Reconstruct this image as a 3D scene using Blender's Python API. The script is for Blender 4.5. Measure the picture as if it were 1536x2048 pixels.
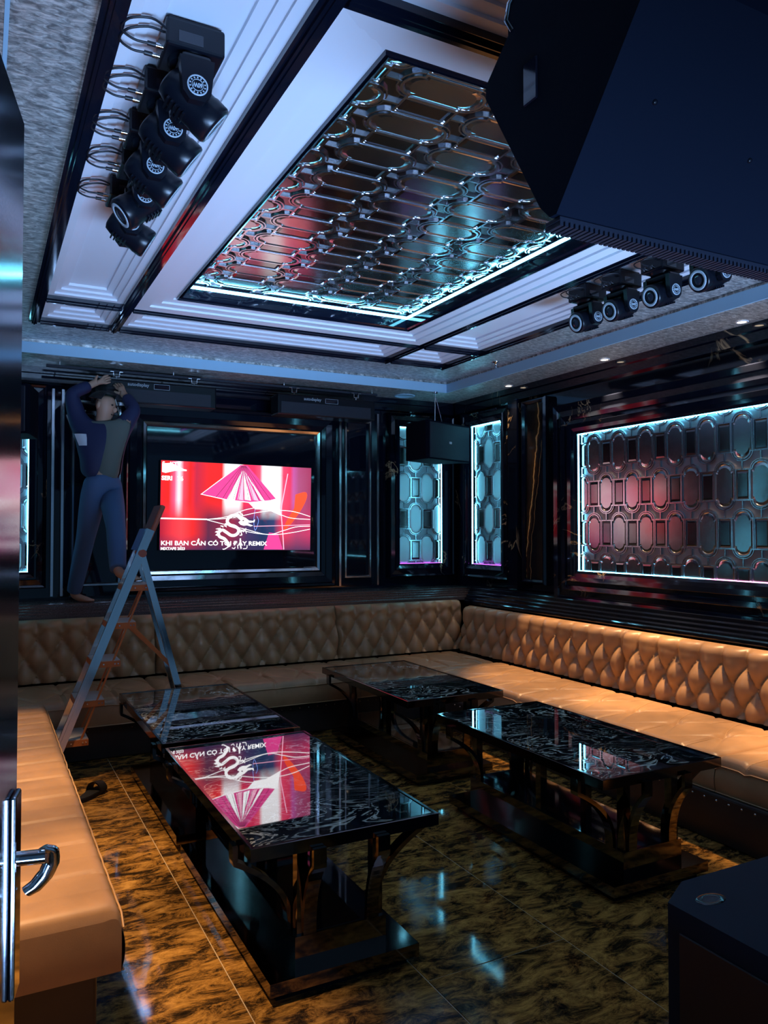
import bpy, bmesh, math, random
from mathutils import Vector, Matrix, Euler
random.seed(7)
for o in list(bpy.data.objects): bpy.data.objects.remove(o)
S = bpy.context.scene
COL = S.collection
R = math.radians

# ------------------------------------------------------------------ camera, world, exposure
CAM_H = 1.6; YAW = R(27.5); PITCH = R(1.4)
cd = bpy.data.cameras.new('camera'); cam = bpy.data.objects.new('camera', cd); COL.objects.link(cam)
cd.sensor_fit = 'VERTICAL'; cd.sensor_height = 24.0; cd.lens = 24.0 * 1550.0 / 2048.0
cd.clip_start = 0.02; cd.clip_end = 60
cam.location = (0, 0, CAM_H); cam.rotation_euler = (R(90) + PITCH, 0, -YAW)
S.camera = cam
W = bpy.data.worlds.new('world'); S.world = W; W.use_nodes = True
W.node_tree.nodes['Background'].inputs[0].default_value = (0.07, 0.17, 0.32, 1)
W.node_tree.nodes['Background'].inputs[1].default_value = 0.55
S.view_settings.view_transform = 'Standard'
try: S.view_settings.look = 'None'
except Exception: pass
S.view_settings.exposure = 0.0
S.view_settings.gamma = 1.0
S.view_settings.use_curve_mapping = False

# added fill light, unseen behind the camera, aimed up to brighten the ceiling
la = bpy.data.lights.new('ceiling_fill', 'AREA'); la.shape = 'RECTANGLE'; la.size = 4.2; la.size_y = 0.7; la.energy = 80; la.color = (0.32, 0.56, 1.0); la.spread = R(50)
lo_ = bpy.data.objects.new('ceiling_fill', la); COL.objects.link(lo_); lo_.location = (1.9, -0.75, 0.25)
lo_.rotation_euler = Vector((0, 0.82, 0.57)).to_track_quat('-Z', 'Z').to_euler()

# strengths of the lights the room has
LED_STRENGTH = 20.0
SCREEN_STRENGTH = 1.5
DOWN_W = 270.0
WARM = (1.0, 0.61, 0.29)
CYAN = (0.16, 0.70, 1.0)

# ------------------------------------------------------------------ materials
MATS = {}
def new_mat(name):
    m = bpy.data.materials.new(name); m.use_nodes = True
    MATS[name] = m
    return m, m.node_tree.nodes, m.node_tree.links, m.node_tree.nodes['Principled BSDF']
def setp(b, **k):
    names = {'base': 'Base Color', 'rough': 'Roughness', 'metal': 'Metallic', 'spec': 'Specular IOR Level',
             'coat': 'Coat Weight', 'coatr': 'Coat Roughness', 'trans': 'Transmission Weight', 'alpha': 'Alpha',
             'sheen': 'Sheen Weight', 'es': 'Emission Strength'}
    for a, v in k.items():
        if a == 'base': v = (*v, 1) if len(v) == 3 else v
        b.inputs[names[a]].default_value = v
def plain(name, base, rough=0.5, metal=0.0, bump=0.0, bscale=200.0, rvar=1.0, **k):
    m, N, L, b = new_mat(name)
    setp(b, base=base, rough=rough, metal=metal, **k)
    tc = N.new('ShaderNodeTexCoord'); nz = N.new('ShaderNodeTexNoise')
    nz.inputs['Scale'].default_value = bscale; nz.inputs['Detail'].default_value = 3
    L.new(tc.outputs['Object'], nz.inputs['Vector'])
    mr = N.new('ShaderNodeMapRange'); mr.inputs[3].default_value = max(0.0, rough - 0.04*rvar); mr.inputs[4].default_value = rough + 0.06*rvar
    L.new(nz.outputs[0], mr.inputs[0]); L.new(mr.outputs[0], b.inputs['Roughness'])
    if bump > 0:
        bp = N.new('ShaderNodeBump'); bp.inputs['Strength'].default_value = bump; bp.inputs['Distance'].default_value = 0.002
        L.new(nz.outputs[0], bp.inputs['Height']); L.new(bp.outputs[0], b.inputs['Normal'])
    return m
def emit(name, col, strength):
    m, N, L, b = new_mat(name)
    setp(b, base=(0.1, 0.1, 0.1), rough=0.6)
    b.inputs['Emission Color'].default_value = (*col, 1); b.inputs['Emission Strength'].default_value = strength
    return m
def ramp(N, stops, interp='LINEAR'):
    r = N.new('ShaderNodeValToRGB'); e = r.color_ramp.elements; r.color_ramp.interpolation = interp
    while len(e) < len(stops): e.new(0.5)
    for i, (p, c) in enumerate(stops): e[i].position = p; e[i].color = (*c, 1)
    return r

plain('black_gloss', (0.004, 0.006, 0.014), 0.05, spec=0.6)
plain('black_glass', (0.003, 0.005, 0.014), 0.02, spec=0.6)
plain('black_matte', (0.004, 0.007, 0.018), 0.55, bump=0.25, bscale=600)
plain('speaker_black', (0.0010, 0.0032, 0.010), 0.75, bump=0.3, bscale=900, spec=0.08)
plain('fixture_black', (0.0028, 0.004, 0.008), 0.3, spec=0.3)
plain('black_steel', (0.20, 0.17, 0.16), 0.07, 1.0)
plain('dark_chrome', (0.66, 0.67, 0.70), 0.16, 1.0)
plain('chrome', (0.75, 0.77, 0.80), 0.09, 1.0)
plain('aluminium', (0.80, 0.82, 0.84), 0.12, 1.0)
plain('tread_grey', (0.42, 0.40, 0.38), 0.6, bump=0.4, bscale=300)
plain('orange_plastic', (0.50, 0.14, 0.035), 0.4)
plain('brown_plastic', (0.30, 0.07, 0.035), 0.4)
plain('white_paint', (0.74, 0.77, 0.84), 0.38)
plain('fascia_paint', (0.36, 0.62, 0.82), 0.5)
plain('white_plastic', (0.8, 0.8, 0.8), 0.4)
plain('smoked_mirror', (0.50, 0.48, 0.48), 0.16, 1.0, bscale=14, rvar=0.6)
plain('satin_mirror', (0.62, 0.66, 0.68), 0.36, 1.0, bscale=14, rvar=0.6)
plain('strip_mirror', (0.24, 0.22, 0.22), 0.14, 1.0, bscale=14, rvar=0.3)
plain('panel_backing', (0.27, 0.28, 0.31), 0.38, 0.9, bscale=14, rvar=0.3)
plain('skin', (0.45, 0.27, 0.19), 0.5)
plain('hair', (0.008, 0.008, 0.010), 0.5)
plain('jeans', (0.06, 0.13, 0.27), 0.8, bump=0.6, bscale=400)
plain('tee', (0.10, 0.13, 0.12), 0.85)
plain('jacket', (0.012, 0.020, 0.075), 0.7)
plain('jacket_white', (0.50, 0.58, 0.66), 0.7)
plain('sandal', (0.012, 0.011, 0.012), 0.6)
plain('brass_nail', (0.7, 0.68, 0.62), 0.2, 1.0)
plain('lens_glass', (0.02, 0.025, 0.04), 0.05, spec=0.8)
plain('grey_ring', (0.36, 0.42, 0.48), 0.4)
plain('cable_black', (0.005, 0.006, 0.01), 0.45)
plain('grout', (0.62, 0.50, 0.34), 0.5)
emit('led_cyan', CYAN, LED_STRENGTH)
emit('led_violet', (0.55, 0.10, 1.0), LED_STRENGTH * 0.16)
emit('led_pink', (1.0, 0.35, 0.75), LED_STRENGTH * 0.3)
emit('downlight_lens', (1.0, 0.78, 0.55), 9.0)

def leather(name, c):
    m, N, L, b = new_mat(name)
    tc = N.new('ShaderNodeTexCoord')
    n1 = N.new('ShaderNodeTexNoise'); n1.inputs['Scale'].default_value = 5; n1.inputs['Detail'].default_value = 5
    n2 = N.new('ShaderNodeTexNoise'); n2.inputs['Scale'].default_value = 260; n2.inputs['Detail'].default_value = 2
    L.new(tc.outputs['Object'], n1.inputs[0]); L.new(tc.outputs['Object'], n2.inputs[0])
    r = ramp(N, [(0.3, tuple(x * 0.78 for x in c)), (0.7, tuple(min(1, x * 1.12) for x in c))])
    L.new(n1.outputs[0], r.inputs[0]); L.new(r.outputs[0], b.inputs['Base Color'])
    bp = N.new('ShaderNodeBump'); bp.inputs['Strength'].default_value = 0.22; bp.inputs['Distance'].default_value = 0.001
    L.new(n2.outputs[0], bp.inputs['Height']); L.new(bp.outputs[0], b.inputs['Normal'])
    setp(b, rough=0.38, spec=0.45)
leather('tan_leather', (0.44, 0.25, 0.125))
leather('piping_leather', (0.55, 0.33, 0.16))
leather('base_leather', (0.045, 0.034, 0.030))

def marble(name, base, vein, scale, width, rough, vein_amt=1.0, spec=0.6):
    m, N, L, b = new_mat(name)
    tc = N.new('ShaderNodeTexCoord'); mp = N.new('ShaderNodeMapping')
    L.new(tc.outputs['Object'], mp.inputs[0]); mp.inputs['Rotation'].default_value = (0.5, 0.3, 0.6)
    mp.inputs['Scale'].default_value = (1, 1, 0.45)
    nz = N.new('ShaderNodeTexNoise'); nz.inputs['Scale'].default_value = scale; nz.inputs['Detail'].default_value = 6
    nz.inputs['Roughness'].default_value = 0.5; nz.inputs['Distortion'].default_value = 1.2
    L.new(mp.outputs[0], nz.inputs[0])
    r = ramp(N, [(0.5 - width, base), (0.5, tuple(base[i] * (1 - vein_amt) + vein[i] * vein_amt for i in range(3))), (0.5 + width, base)])
    L.new(nz.outputs[0], r.inputs[0])
    n2 = N.new('ShaderNodeTexNoise'); n2.inputs['Scale'].default_value = scale * 0.9; n2.inputs['Detail'].default_value = 2
    L.new(mp.outputs[0], n2.inputs[0])
    mk = N.new('ShaderNodeMapRange'); mk.inputs[1].default_value = 0.52; mk.inputs[2].default_value = 0.62
    L.new(n2.outputs[0], mk.inputs[0])
    mx = N.new('ShaderNodeMix'); mx.data_type = 'RGBA'
    L.new(mk.outputs[0], mx.inputs[0]); mx.inputs[6].default_value = (*base, 1); L.new(r.outputs[0], mx.inputs[7])
    L.new(mx.outputs[2], b.inputs['Base Color'])
    setp(b, rough=rough, spec=spec)
marble('black_marble', (0.004, 0.006, 0.015), (0.50, 0.36, 0.20), 2.2, 0.010, 0.06)
def vein_marble():
    m, N, L, b = new_mat('vein_marble')
    tc = N.new('ShaderNodeTexCoord'); sp = N.new('ShaderNodeSeparateXYZ'); L.new(tc.outputs['Object'], sp.inputs[0])
    nz = N.new('ShaderNodeTexNoise'); nz.inputs['Scale'].default_value = 2.3; nz.inputs['Detail'].default_value = 5; L.new(tc.outputs['Object'], nz.inputs[0])
    def ma(op, a, c):
        q = N.new('ShaderNodeMath'); q.operation = op
        for k, v in enumerate((a, c)):
            if isinstance(v, float): q.inputs[k].default_value = v
            else: L.new(v, q.inputs[k])
        return q.outputs[0]
    v = ma('ADD', ma('MULTIPLY', sp.outputs[0], 3.4), ma('MULTIPLY', sp.outputs[1], -0.42))
    v = ma('FRACT', ma('ADD', v, ma('MULTIPLY', nz.outputs[0], 0.9)), 0.0)
    dk = (0.010, 0.010, 0.013)
    r = ramp(N, [(0.0, dk), (0.30, (0.030, 0.022, 0.016)), (0.455, (0.06, 0.036, 0.018)), (0.475, (0.80, 0.45, 0.14)), (0.505, (0.90, 0.55, 0.20)), (0.52, (0.05, 0.03, 0.018)), (0.72, dk), (0.74, (0.45, 0.26, 0.10)), (0.755, dk), (1.0, dk)])
    L.new(v, r.inputs[0]); L.new(r.outputs[0], b.inputs['Base Color']); setp(b, rough=0.08, spec=0.6)
vein_marble()

def tabletop():
    m, N, L, b = new_mat('table_marble_glass')
    tc = N.new('ShaderNodeTexCoord'); mp = N.new('ShaderNodeMapping'); L.new(tc.outputs['Object'], mp.inputs[0])
    mp.inputs['Rotation'].default_value = (0, 0, 0.5); mp.inputs['Scale'].default_value = (1.0, 1.9, 1.0)
    nz = N.new('ShaderNodeTexNoise'); nz.inputs['Scale'].default_value = 2.6; nz.inputs['Detail'].default_value = 4.5
    nz.inputs['Roughness'].default_value = 0.55; nz.inputs['Distortion'].default_value = 2.4
    L.new(mp.outputs[0], nz.inputs[0])
    wv = N.new('ShaderNodeMath'); wv.operation = 'MULTIPLY'; wv.inputs[1].default_value = 46.0
    sn = N.new('ShaderNodeMath'); sn.operation = 'SINE'
    L.new(nz.outputs[0], wv.inputs[0]); L.new(wv.outputs[0], sn.inputs[0])
    dk = (0.006, 0.010, 0.012)
    r = ramp(N, [(0.0, dk), (0.62, dk), (0.78, (0.12, 0.13, 0.10)), (0.93, (0.55, 0.55, 0.45)), (1.0, (0.80, 0.80, 0.70))])
    mr = N.new('ShaderNodeMapRange'); mr.inputs[1].default_value = -1; L.new(sn.outputs[0], mr.inputs[0]); L.new(mr.outputs[0], r.inputs[0])
    n2 = N.new('ShaderNodeTexNoise'); n2.inputs['Scale'].default_value = 3.0; n2.inputs['Detail'].default_value = 2
    L.new(tc.outputs['Object'], n2.inputs[0])
    mk = N.new('ShaderNodeMapRange'); mk.inputs[1].default_value = 0.36; mk.inputs[2].default_value = 0.58
    L.new(n2.outputs[0], mk.inputs[0])
    mx = N.new('ShaderNodeMix'); mx.data_type = 'RGBA'; mx.inputs[6].default_value = (*dk, 1)
    L.new(mk.outputs[0], mx.inputs[0]); L.new(r.outputs[0], mx.inputs[7]); L.new(mx.outputs[2], b.inputs['Base Color'])
    setp(b, rough=0.02, spec=0.9, coat=1.0, coatr=0.01)
    b.inputs['Coat IOR'].default_value = 1.9
tabletop()

def floor_tile():
    m, N, L, b = new_mat('gold_brown_tile')
    tc = N.new('ShaderNodeTexCoord'); gi = N.new('ShaderNodeObjectInfo')
    ad = N.new('ShaderNodeVectorMath'); ad.operation = 'ADD'
    sc = N.new('ShaderNodeVectorMath'); sc.operation = 'SCALE'; sc.inputs[0].default_value = (9.1, 5.3, 3.7)
    L.new(gi.outputs['Random'], sc.inputs['Scale'])
    L.new(tc.outputs['Object'], ad.inputs[0]); L.new(sc.outputs[0], ad.inputs[1])
    mp = N.new('ShaderNodeMapping'); L.new(ad.outputs[0], mp.inputs[0]); mp.inputs['Scale'].default_value = (1.0, 2.1, 1.0); mp.inputs['Rotation'].default_value = (0, 0, -0.25)
    nz = N.new('ShaderNodeTexNoise'); nz.inputs['Scale'].default_value = 6.5; nz.inputs['Detail'].default_value = 12; nz.inputs['Roughness'].default_value = 0.80
    nz.inputs['Distortion'].default_value = 0.6
    L.new(mp.outputs[0], nz.inputs[0])
    r = ramp(N, [(0.36, (0.010, 0.008, 0.006)), (0.455, (0.060, 0.033, 0.013)), (0.52, (0.30, 0.150, 0.035)), (0.62, (0.62, 0.33, 0.08)), (0.78, (0.75, 0.46, 0.16))])
    L.new(nz.outputs[0], r.inputs[0]); L.new(r.outputs[0], b.inputs['Base Color'])
    setp(b, rough=0.06, spec=0.30)
floor_tile()

def wallpaper():
    m, N, L, b = new_mat('silver_wallpaper')
    tc = N.new('ShaderNodeTexCoord'); mp = N.new('ShaderNodeMapping'); L.new(tc.outputs['Object'], mp.inputs[0]); mp.inputs['Scale'].default_value = (1, 2.2, 1)
    nz = N.new('ShaderNodeTexNoise'); nz.inputs['Scale'].default_value = 22; nz.inputs['Detail'].default_value = 6; nz.inputs['Roughness'].default_value = 0.65
    nz.inputs['Distortion'].default_value = 0.8
    L.new(mp.outputs[0], nz.inputs[0])
    r = ramp(N, [(0.38, (0.20, 0.21, 0.21)), (0.5, (0.45, 0.47, 0.46)), (0.64, (0.85, 0.87, 0.85))])
    L.new(nz.outputs[0], r.inputs[0]); L.new(r.outputs[0], b.inputs['Base Color'])
    bp = N.new('ShaderNodeBump'); bp.inputs['Strength'].default_value = 0.6; bp.inputs['Distance'].default_value = 0.004
    L.new(nz.outputs[0], bp.inputs['Height']); L.new(bp.outputs[0], b.inputs['Normal'])
    setp(b, rough=0.32, metal=0.45)
wallpaper()

# ------------------------------------------------------------------ mesh helpers
class MB:
    def __init__(s): s.v = []; s.f = []; s.sm = []
    def add(s, vs, fs, smooth=False):
        o = len(s.v); s.v += [tuple(p) for p in vs]
        s.f += [tuple(i + o for i in f) for f in fs]; s.sm += [smooth] * len(fs)
        return s
    def box(s, x0, x1, y0, y1, z0, z1, M=None):
        vs = [Vector(p) for p in ((x0,y0,z0),(x1,y0,z0),(x1,y1,z0),(x0,y1,z0),(x0,y0,z1),(x1,y0,z1),(x1,y1,z1),(x0,y1,z1))]
        if M: vs = [M @ p for p in vs]
        return s.add(vs, [(0,3,2,1),(4,5,6,7),(0,1,5,4),(1,2,6,5),(2,3,7,6),(3,0,4,7)])
    def bbox(s, x0, x1, y0, y1, z0, z1, b=0.01, seg=3, M=None, smooth=False):
        """box with rounded edges"""
        bm = bmesh.new(); bmesh.ops.create_cube(bm, size=1)
        for v in bm.verts:
            v.co = Vector(((x0+x1)/2 + v.co.x*(x1-x0), (y0+y1)/2 + v.co.y*(y1-y0), (z0+z1)/2 + v.co.z*(z1-z0)))
        bmesh.ops.bevel(bm, geom=bm.edges[:], offset=b, segments=seg, profile=0.5, affect='EDGES')
        bm.verts.index_update()
        vs = [v.co.copy() for v in bm.verts]
        if M: vs = [M @ p for p in vs]
        s.add(vs, [tuple(v.index for v in f.verts) for f in bm.faces], smooth); bm.free()
        return s
    def bar(s, a, b, w, h=None, up=(0, 0, 1)):
        a = Vector(a); b = Vector(b); h = h or w
        d = (b - a).normalized(); u = Vector(up)
        if abs(d.dot(u)) > 0.98: u = Vector((1, 0, 0))
        x = d.cross(u).normalized(); y = x.cross(d).normalized()
        vs = []
        for p in (a, b):
            for sx, sy in ((-1,-1),(1,-1),(1,1),(-1,1)): vs.append(p + x*sx*w/2 + y*sy*h/2)
        return s.add(vs, [(0,1,2,3),(7,6,5,4),(0,4,5,1),(1,5,6,2),(2,6,7,3),(3,7,4,0)])
    def tube(s, pts, r, n=8, closed=False):
        pts = [Vector(p) for p in pts]; m = len(pts); vs = []; fs = []
        rs = r if isinstance(r, (list, tuple)) else [r]*m
        prev = None
        for i, p in enumerate(pts):
            if closed: d = pts[(i+1) % m] - pts[i-1]
            else: d = pts[min(i+1, m-1)] - pts[max(i-1, 0)]
            d.normalize()
            if prev is None:
                u = Vector((0,0,1)) if abs(d.z) < 0.9 else Vector((1,0,0))
                x = d.cross(u).normalized()
            else: x = (prev - d*prev.dot(d)).normalized()
            prev = x; y = d.cross(x)
            for k in range(n):
                a = 2*math.pi*k/n; vs.append(p + (x*math.cos(a) + y*math.sin(a))*rs[i])
        for i in range(m if closed else m-1):
            for k in range(n):
                j = (i+1) % m
                fs.append((i*n+k, i*n+(k+1) % n, j*n+(k+1) % n, j*n+k))
        s.add(vs, fs, True)
        if not closed: s.add([vs[k] for k in range(n)], [tuple(reversed(range(n)))]); s.add([vs[(m-1)*n+k] for k in range(n)], [tuple(range(n))])
        return s
    def lathe(s, prof, n=24, M=None, cap=True):
        vs = []; fs = []
        for (r, z) in prof:
            for k in range(n):
                a = 2*math.pi*k/n; vs.append(Vector((r*math.cos(a), r*math.sin(a), z)))
        if M: vs = [M @ p for p in vs]
        for i in range(len(prof)-1):
            for k in range(n): fs.append((i*n+k, i*n+(k+1) % n, (i+1)*n+(k+1) % n, (i+1)*n+k))
        s.add(vs, fs, True)
        if cap:
            s.add(vs[:n], [tuple(reversed(range(n)))]); s.add(vs[-n:], [tuple(range(n))])
        return s
    def prism(s, poly, a, b, f):
        """poly of 2-D points; f(p2, t) -> 3-D; a, b the two extrusion values"""
        n = len(poly)
        vs = [f(p, a) for p in poly] + [f(p, b) for p in poly]
        fs = [tuple(reversed(range(n))), tuple(range(n, 2*n))] + [(i, (i+1) % n, n+(i+1) % n, n+i) for i in range(n)]
        return s.add(vs, fs)
    def frame(s, u0, u1, v0, v1, prof, close=False):
        """mitred frame: prof = [(outward offset, height w)], in local u, v, w"""
        vs = []; fs = []
        for off, w in prof:
            vs += [(u0-off, v0-off, w), (u1+off, v0-off, w), (u1+off, v1+off, w), (u0-off, v1+off, w)]
        m = len(prof)
        for i in range(m if close else m-1):
            j = (i+1) % m
            for k in range(4): fs.append((i*4+k, i*4+(k+1) % 4, j*4+(k+1) % 4, j*4+k))
        return s.add(vs, fs)
    def grid(s, f, nu, nv, smooth=True):
        vs = [f(i/nu, j/nv) for j in range(nv+1) for i in range(nu+1)]
        fs = [(j*(nu+1)+i, j*(nu+1)+i+1, (j+1)*(nu+1)+i+1, (j+1)*(nu+1)+i) for j in range(nv) for i in range(nu)]
        return s.add(vs, fs, smooth)
    def mesh(s, name, mat):
        me = bpy.data.meshes.new(name); me.from_pydata([tuple(v) for v in s.v], [], s.f); me.update()
        for p, k in zip(me.polygons, s.sm): p.use_smooth = k
        bm = bmesh.new(); bm.from_mesh(me); bmesh.ops.recalc_face_normals(bm, faces=bm.faces[:]); bm.to_mesh(me); bm.free()
        if mat: me.materials.append(MATS[mat])
        return me
    def build(s, name, mat, parent=None, M=None):
        o = bpy.data.objects.new(name, s.mesh(name, mat)); COL.objects.link(o)
        if parent is not None: o.parent = parent
        if M is not None: o.matrix_local = M
        return o
def link(name, me, parent=None, M=None):
    o = bpy.data.objects.new(name, me); COL.objects.link(o)
    if parent is not None: o.parent = parent
    if M is not None: o.matrix_local = M
    return o
def tag(o, label, cat, group=None):
    o['label'] = label; o['category'] = cat
    if group: o['group'] = group
    return o
def thing(name, label, cat, loc=(0, 0, 0), rz=0.0, group=None, M=None):
    o = bpy.data.objects.new(name, None); COL.objects.link(o); o.empty_display_size = 0.1
    if M is not None: o.matrix_world = M
    else: o.location = loc; o.rotation_euler = (0, 0, rz)
    return tag(o, label, cat, group)
def struct(o): o['kind'] = 'structure'; return o
def stuff(o): o['kind'] = 'stuff'; return o
def lab(o, label): o['label'] = label; return o
def copy_tree(o, parent=None):
    c = o.copy(); COL.objects.link(c); c.parent = parent
    for ch in list(o.children): copy_tree(ch, c)
    return c
def text_mesh(name, body, size, mat, parent, M, extrude=0.0006, align='LEFT', bold=0.0, spacing=1.0, sx=1.0):
    cu = bpy.data.curves.new(name, 'FONT'); cu.body = body; cu.size = size; cu.extrude = extrude; cu.align_x = align; cu.offset = bold
    cu.space_character = spacing; cu.resolution_u = 3
    t = bpy.data.objects.new('tmp_text', cu); COL.objects.link(t)
    bpy.context.view_layer.update()
    me = bpy.data.meshes.new_from_object(t.evaluated_get(bpy.context.evaluated_depsgraph_get()))
    bpy.data.objects.remove(t); bpy.data.curves.remove(cu)
    if sx != 1.0:
        for v in me.vertices: v.co.x *= sx
    me.materials.clear(); me.materials.append(MATS[mat]); me.name = name
    return link(name, me, parent, M)
def axes(o, u, v, n):
    return Matrix(((u[0], v[0], n[0], o[0]), (u[1], v[1], n[1], o[1]), (u[2], v[2], n[2], o[2]), (0, 0, 0, 1)))

# ------------------------------------------------------------------ room shell
XL, XR, YB, YF = -0.45, 4.50, 7.00, -1.0
SOF = 2.95; CEIL = 3.05
# floor: dark bed with light joints, and one object per tile
fl = struct(MB().box(XL-0.1, XR+0.1, YF, YB+0.1, -0.06, -0.0025).build('floor', 'grout'))
TX, TY = 0.62, 1.31; J = 0.004
tile_me = {}
ix0 = 0.81 - 3*TX
for i in range(9):
    xa = ix0 + i*TX; xb = xa + TX
    xa2, xb2 = max(xa, XL), min(xb, XR)
    if xb2 - xa2 < 0.03: continue
    off = 3.72 if i % 2 == 0 else 3.06
    for k in range(-5, 5):
        ya = off + k*TY; yb = ya + TY; ya2, yb2 = max(ya, YF), min(yb, YB)
        if yb2 - ya2 < 0.03: continue
        w = round(xb2-xa2-J, 4); h = round(yb2-ya2-J, 4)
        if (w, h) not in tile_me:
            tile_me[(w, h)] = MB().frame(-w/2, w/2, -h/2, h/2, [(0, -0.004), (0, -0.0012), (-0.0012, 0)]).add(
                [(-w/2+.0012, -h/2+.0012, 0), (w/2-.0012, -h/2+.0012, 0), (w/2-.0012, h/2-.0012, 0), (-w/2+.0012, h/2-.0012, 0)], [(0, 1, 2, 3)]).mesh('floor_tile', 'gold_brown_tile')
        link('floor_tile', tile_me[(w, h)], fl, Matrix.Translation(((xa2+xb2)/2, (ya2+yb2)/2, 0)))

struct(MB().box(XL-0.1, XR+0.1, YB, YB+0.1, 0, CEIL+0.15).build('wall_back', 'black_glass'))
struct(MB().box(XR, XR+0.1, YF, YB, 0, CEIL+0.15).build('wall_right', 'black_marble'))
struct(MB().box(XL-0.1, XL, YF, YB, 0, CEIL+0.15).build('wall_left', 'black_marble'))

# ceiling: wallpapered ring around the coffered tray, lower soffit along the walls
TXA, TXB, TYA, TYB = 0.27, 3.56, 1.26, 5.69
FX0, FX1, FY1 = 0.04, 4.03, 6.41
cl = MB()
cl.box(FX0, TXA, YF, FY1, CEIL, CEIL+0.02); cl.box(TXB, FX1, YF, FY1, CEIL, CEIL+0.02)
cl.box(TXA, TXB, TYB, FY1, CEIL, CEIL+0.02); cl.box(TXA, TXB, YF, TYA, CEIL, CEIL+0.02)
ceil = struct(cl.build('ceiling', 'silver_wallpaper'))
sf = MB()
sf.box(XL, FX0, YF, YB, SOF, CEIL+0.02); sf.box(FX1, XR, YF, YB, SOF, CEIL+0.02); sf.box(FX0, FX1, FY1, YB, SOF, CEIL+0.02)
sof = sf.build('soffit', 'silver_wallpaper', ceil)
fa = MB()
fa.box(FX0, FX0+0.012, YF, FY1, SOF-0.004, CEIL-0.02); fa.box(FX1-0.012, FX1, YF, FY1, SOF-0.004, CEIL-0.02); fa.box(FX0+.012, FX1-.012, FY1-0.012, FY1, SOF-0.004, CEIL-0.02)
lab(fa.build('fascia', 'fascia_paint', ceil), 'pale blue painted edge of the soffit')
struct(MB().box(XL-0.1, XR+0.1, YF, YB+0.1, CEIL+0.17, CEIL+0.22).build('roof_slab', 'black_matte'))

# grid of black marble bars in the ceiling
GX = [0.305, 0.815, 2.975, 3.525]; GY = [1.295, 1.835, 5.10, 5.655]; BW = 0.07; BZ = 2.995
def gbar(x0, x1, y0, y1, along):
    m = MB(); t = 0.018
    m.box(x0, x1, y0, y1, BZ+0.012, CEIL+0.005)
    if along == 'y': m.box(x0+t, x1-t, y0, y1, BZ, BZ+0.012); m.box((x0+x1)/2-0.005, (x0+x1)/2+0.005, y0, y1, BZ-0.006, BZ)
    else: m.box(x0, x1, y0+t, y1-t, BZ, BZ+0.012); m.box(x0, x1, (y0+y1)/2-0.005, (y0+y1)/2+0.005, BZ-0.006, BZ)
    return m
tn = 1
for x in GX:
    struct(gbar(x-BW/2, x+BW/2, GY[0]-BW/2, GY[3]+BW/2, 'y').build('trim_%d' % tn, 'black_gloss')); tn += 1
for y in GY:
    for a, b in zip(GX[:-1], GX[1:]):
        struct(gbar(a+BW/2, b-BW/2, y-BW/2, y+BW/2, 'x').build('trim_%d' % tn, 'black_gloss')); tn += 1
# white stepped coffers
DN = Matrix(((1, 0, 0, 0), (0, 1, 0, 0), (0, 0, 1, 0), (0, 0, 0, 1)))
cn = 1
for i in range(3):
    for j in range(3):
        x0, x1 = GX[i]+BW/2, GX[i+1]-BW/2; y0, y1 = GY[j]+BW/2, GY[j+1]-BW/2
        if i == 1 and j == 1: continue
        m = MB(); s = min(x1-x0, y1-y0); k = s*0.055
        prof = [(0, 3.030), (-k*1.6, 3.030), (-k*1.6, 3.042), (-k*3.0, 3.050), (-k*3.0, 3.062), (-k*4.6, 3.070), (-k*4.6, 3.085)]
        m.frame(x0, x1, y0, y1, prof)
        o = k*4.6; m.add([(x0+o, y0+o, 3.085), (x1-o, y0+o, 3.085), (x1-o, y1-o, 3.085), (x0+o, y1-o, 3.085)], [(0, 1, 2, 3)])
        lab(m.build('coffer', 'white_paint', ceil), 'white stepped ceiling coffer')
# centre coffer: white steps up to a black rim and the mirrored recess
RX0, RX1, RY0, RY1 = 1.077, 2.715, 2.05, 4.84
cx0, cx1, cy0, cy1 = GX[1]+BW/2, GX[2]-BW/2, GY[1]+BW/2, GY[2]-BW/2
m = MB()
def ring(t): return [(cx0+(RX0-cx0)*t, cy0+(RY0-cy0)*t), (cx1+(RX1-cx1)*t, cy0+(RY0-cy0)*t), (cx1+(RX1-cx1)*t, cy1+(RY1-cy1)*t), (cx0+(RX0-cx0)*t, cy1+(RY1-cy1)*t)]
pr = [(0, 3.008), (0.35, 3.012), (0.36, 3.024), (0.62, 3.028), (0.63, 3.040), (0.88, 3.044), (0.89, 3.055), (1.0, 3.055)]
vs = []; fs = []
for t, z in pr: vs += [(p[0], p[1], z) for p in ring(t)]
for i in range(len(pr)-1):
    for k in range(4): fs.append((i*4+k, i*4+(k+1) % 4, i*4+4+(k+1) % 4, i*4+4+k))
m.add(vs, fs); lab(m.build('coffer', 'white_paint', ceil), 'wide white border around the mirrored recess')

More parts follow.
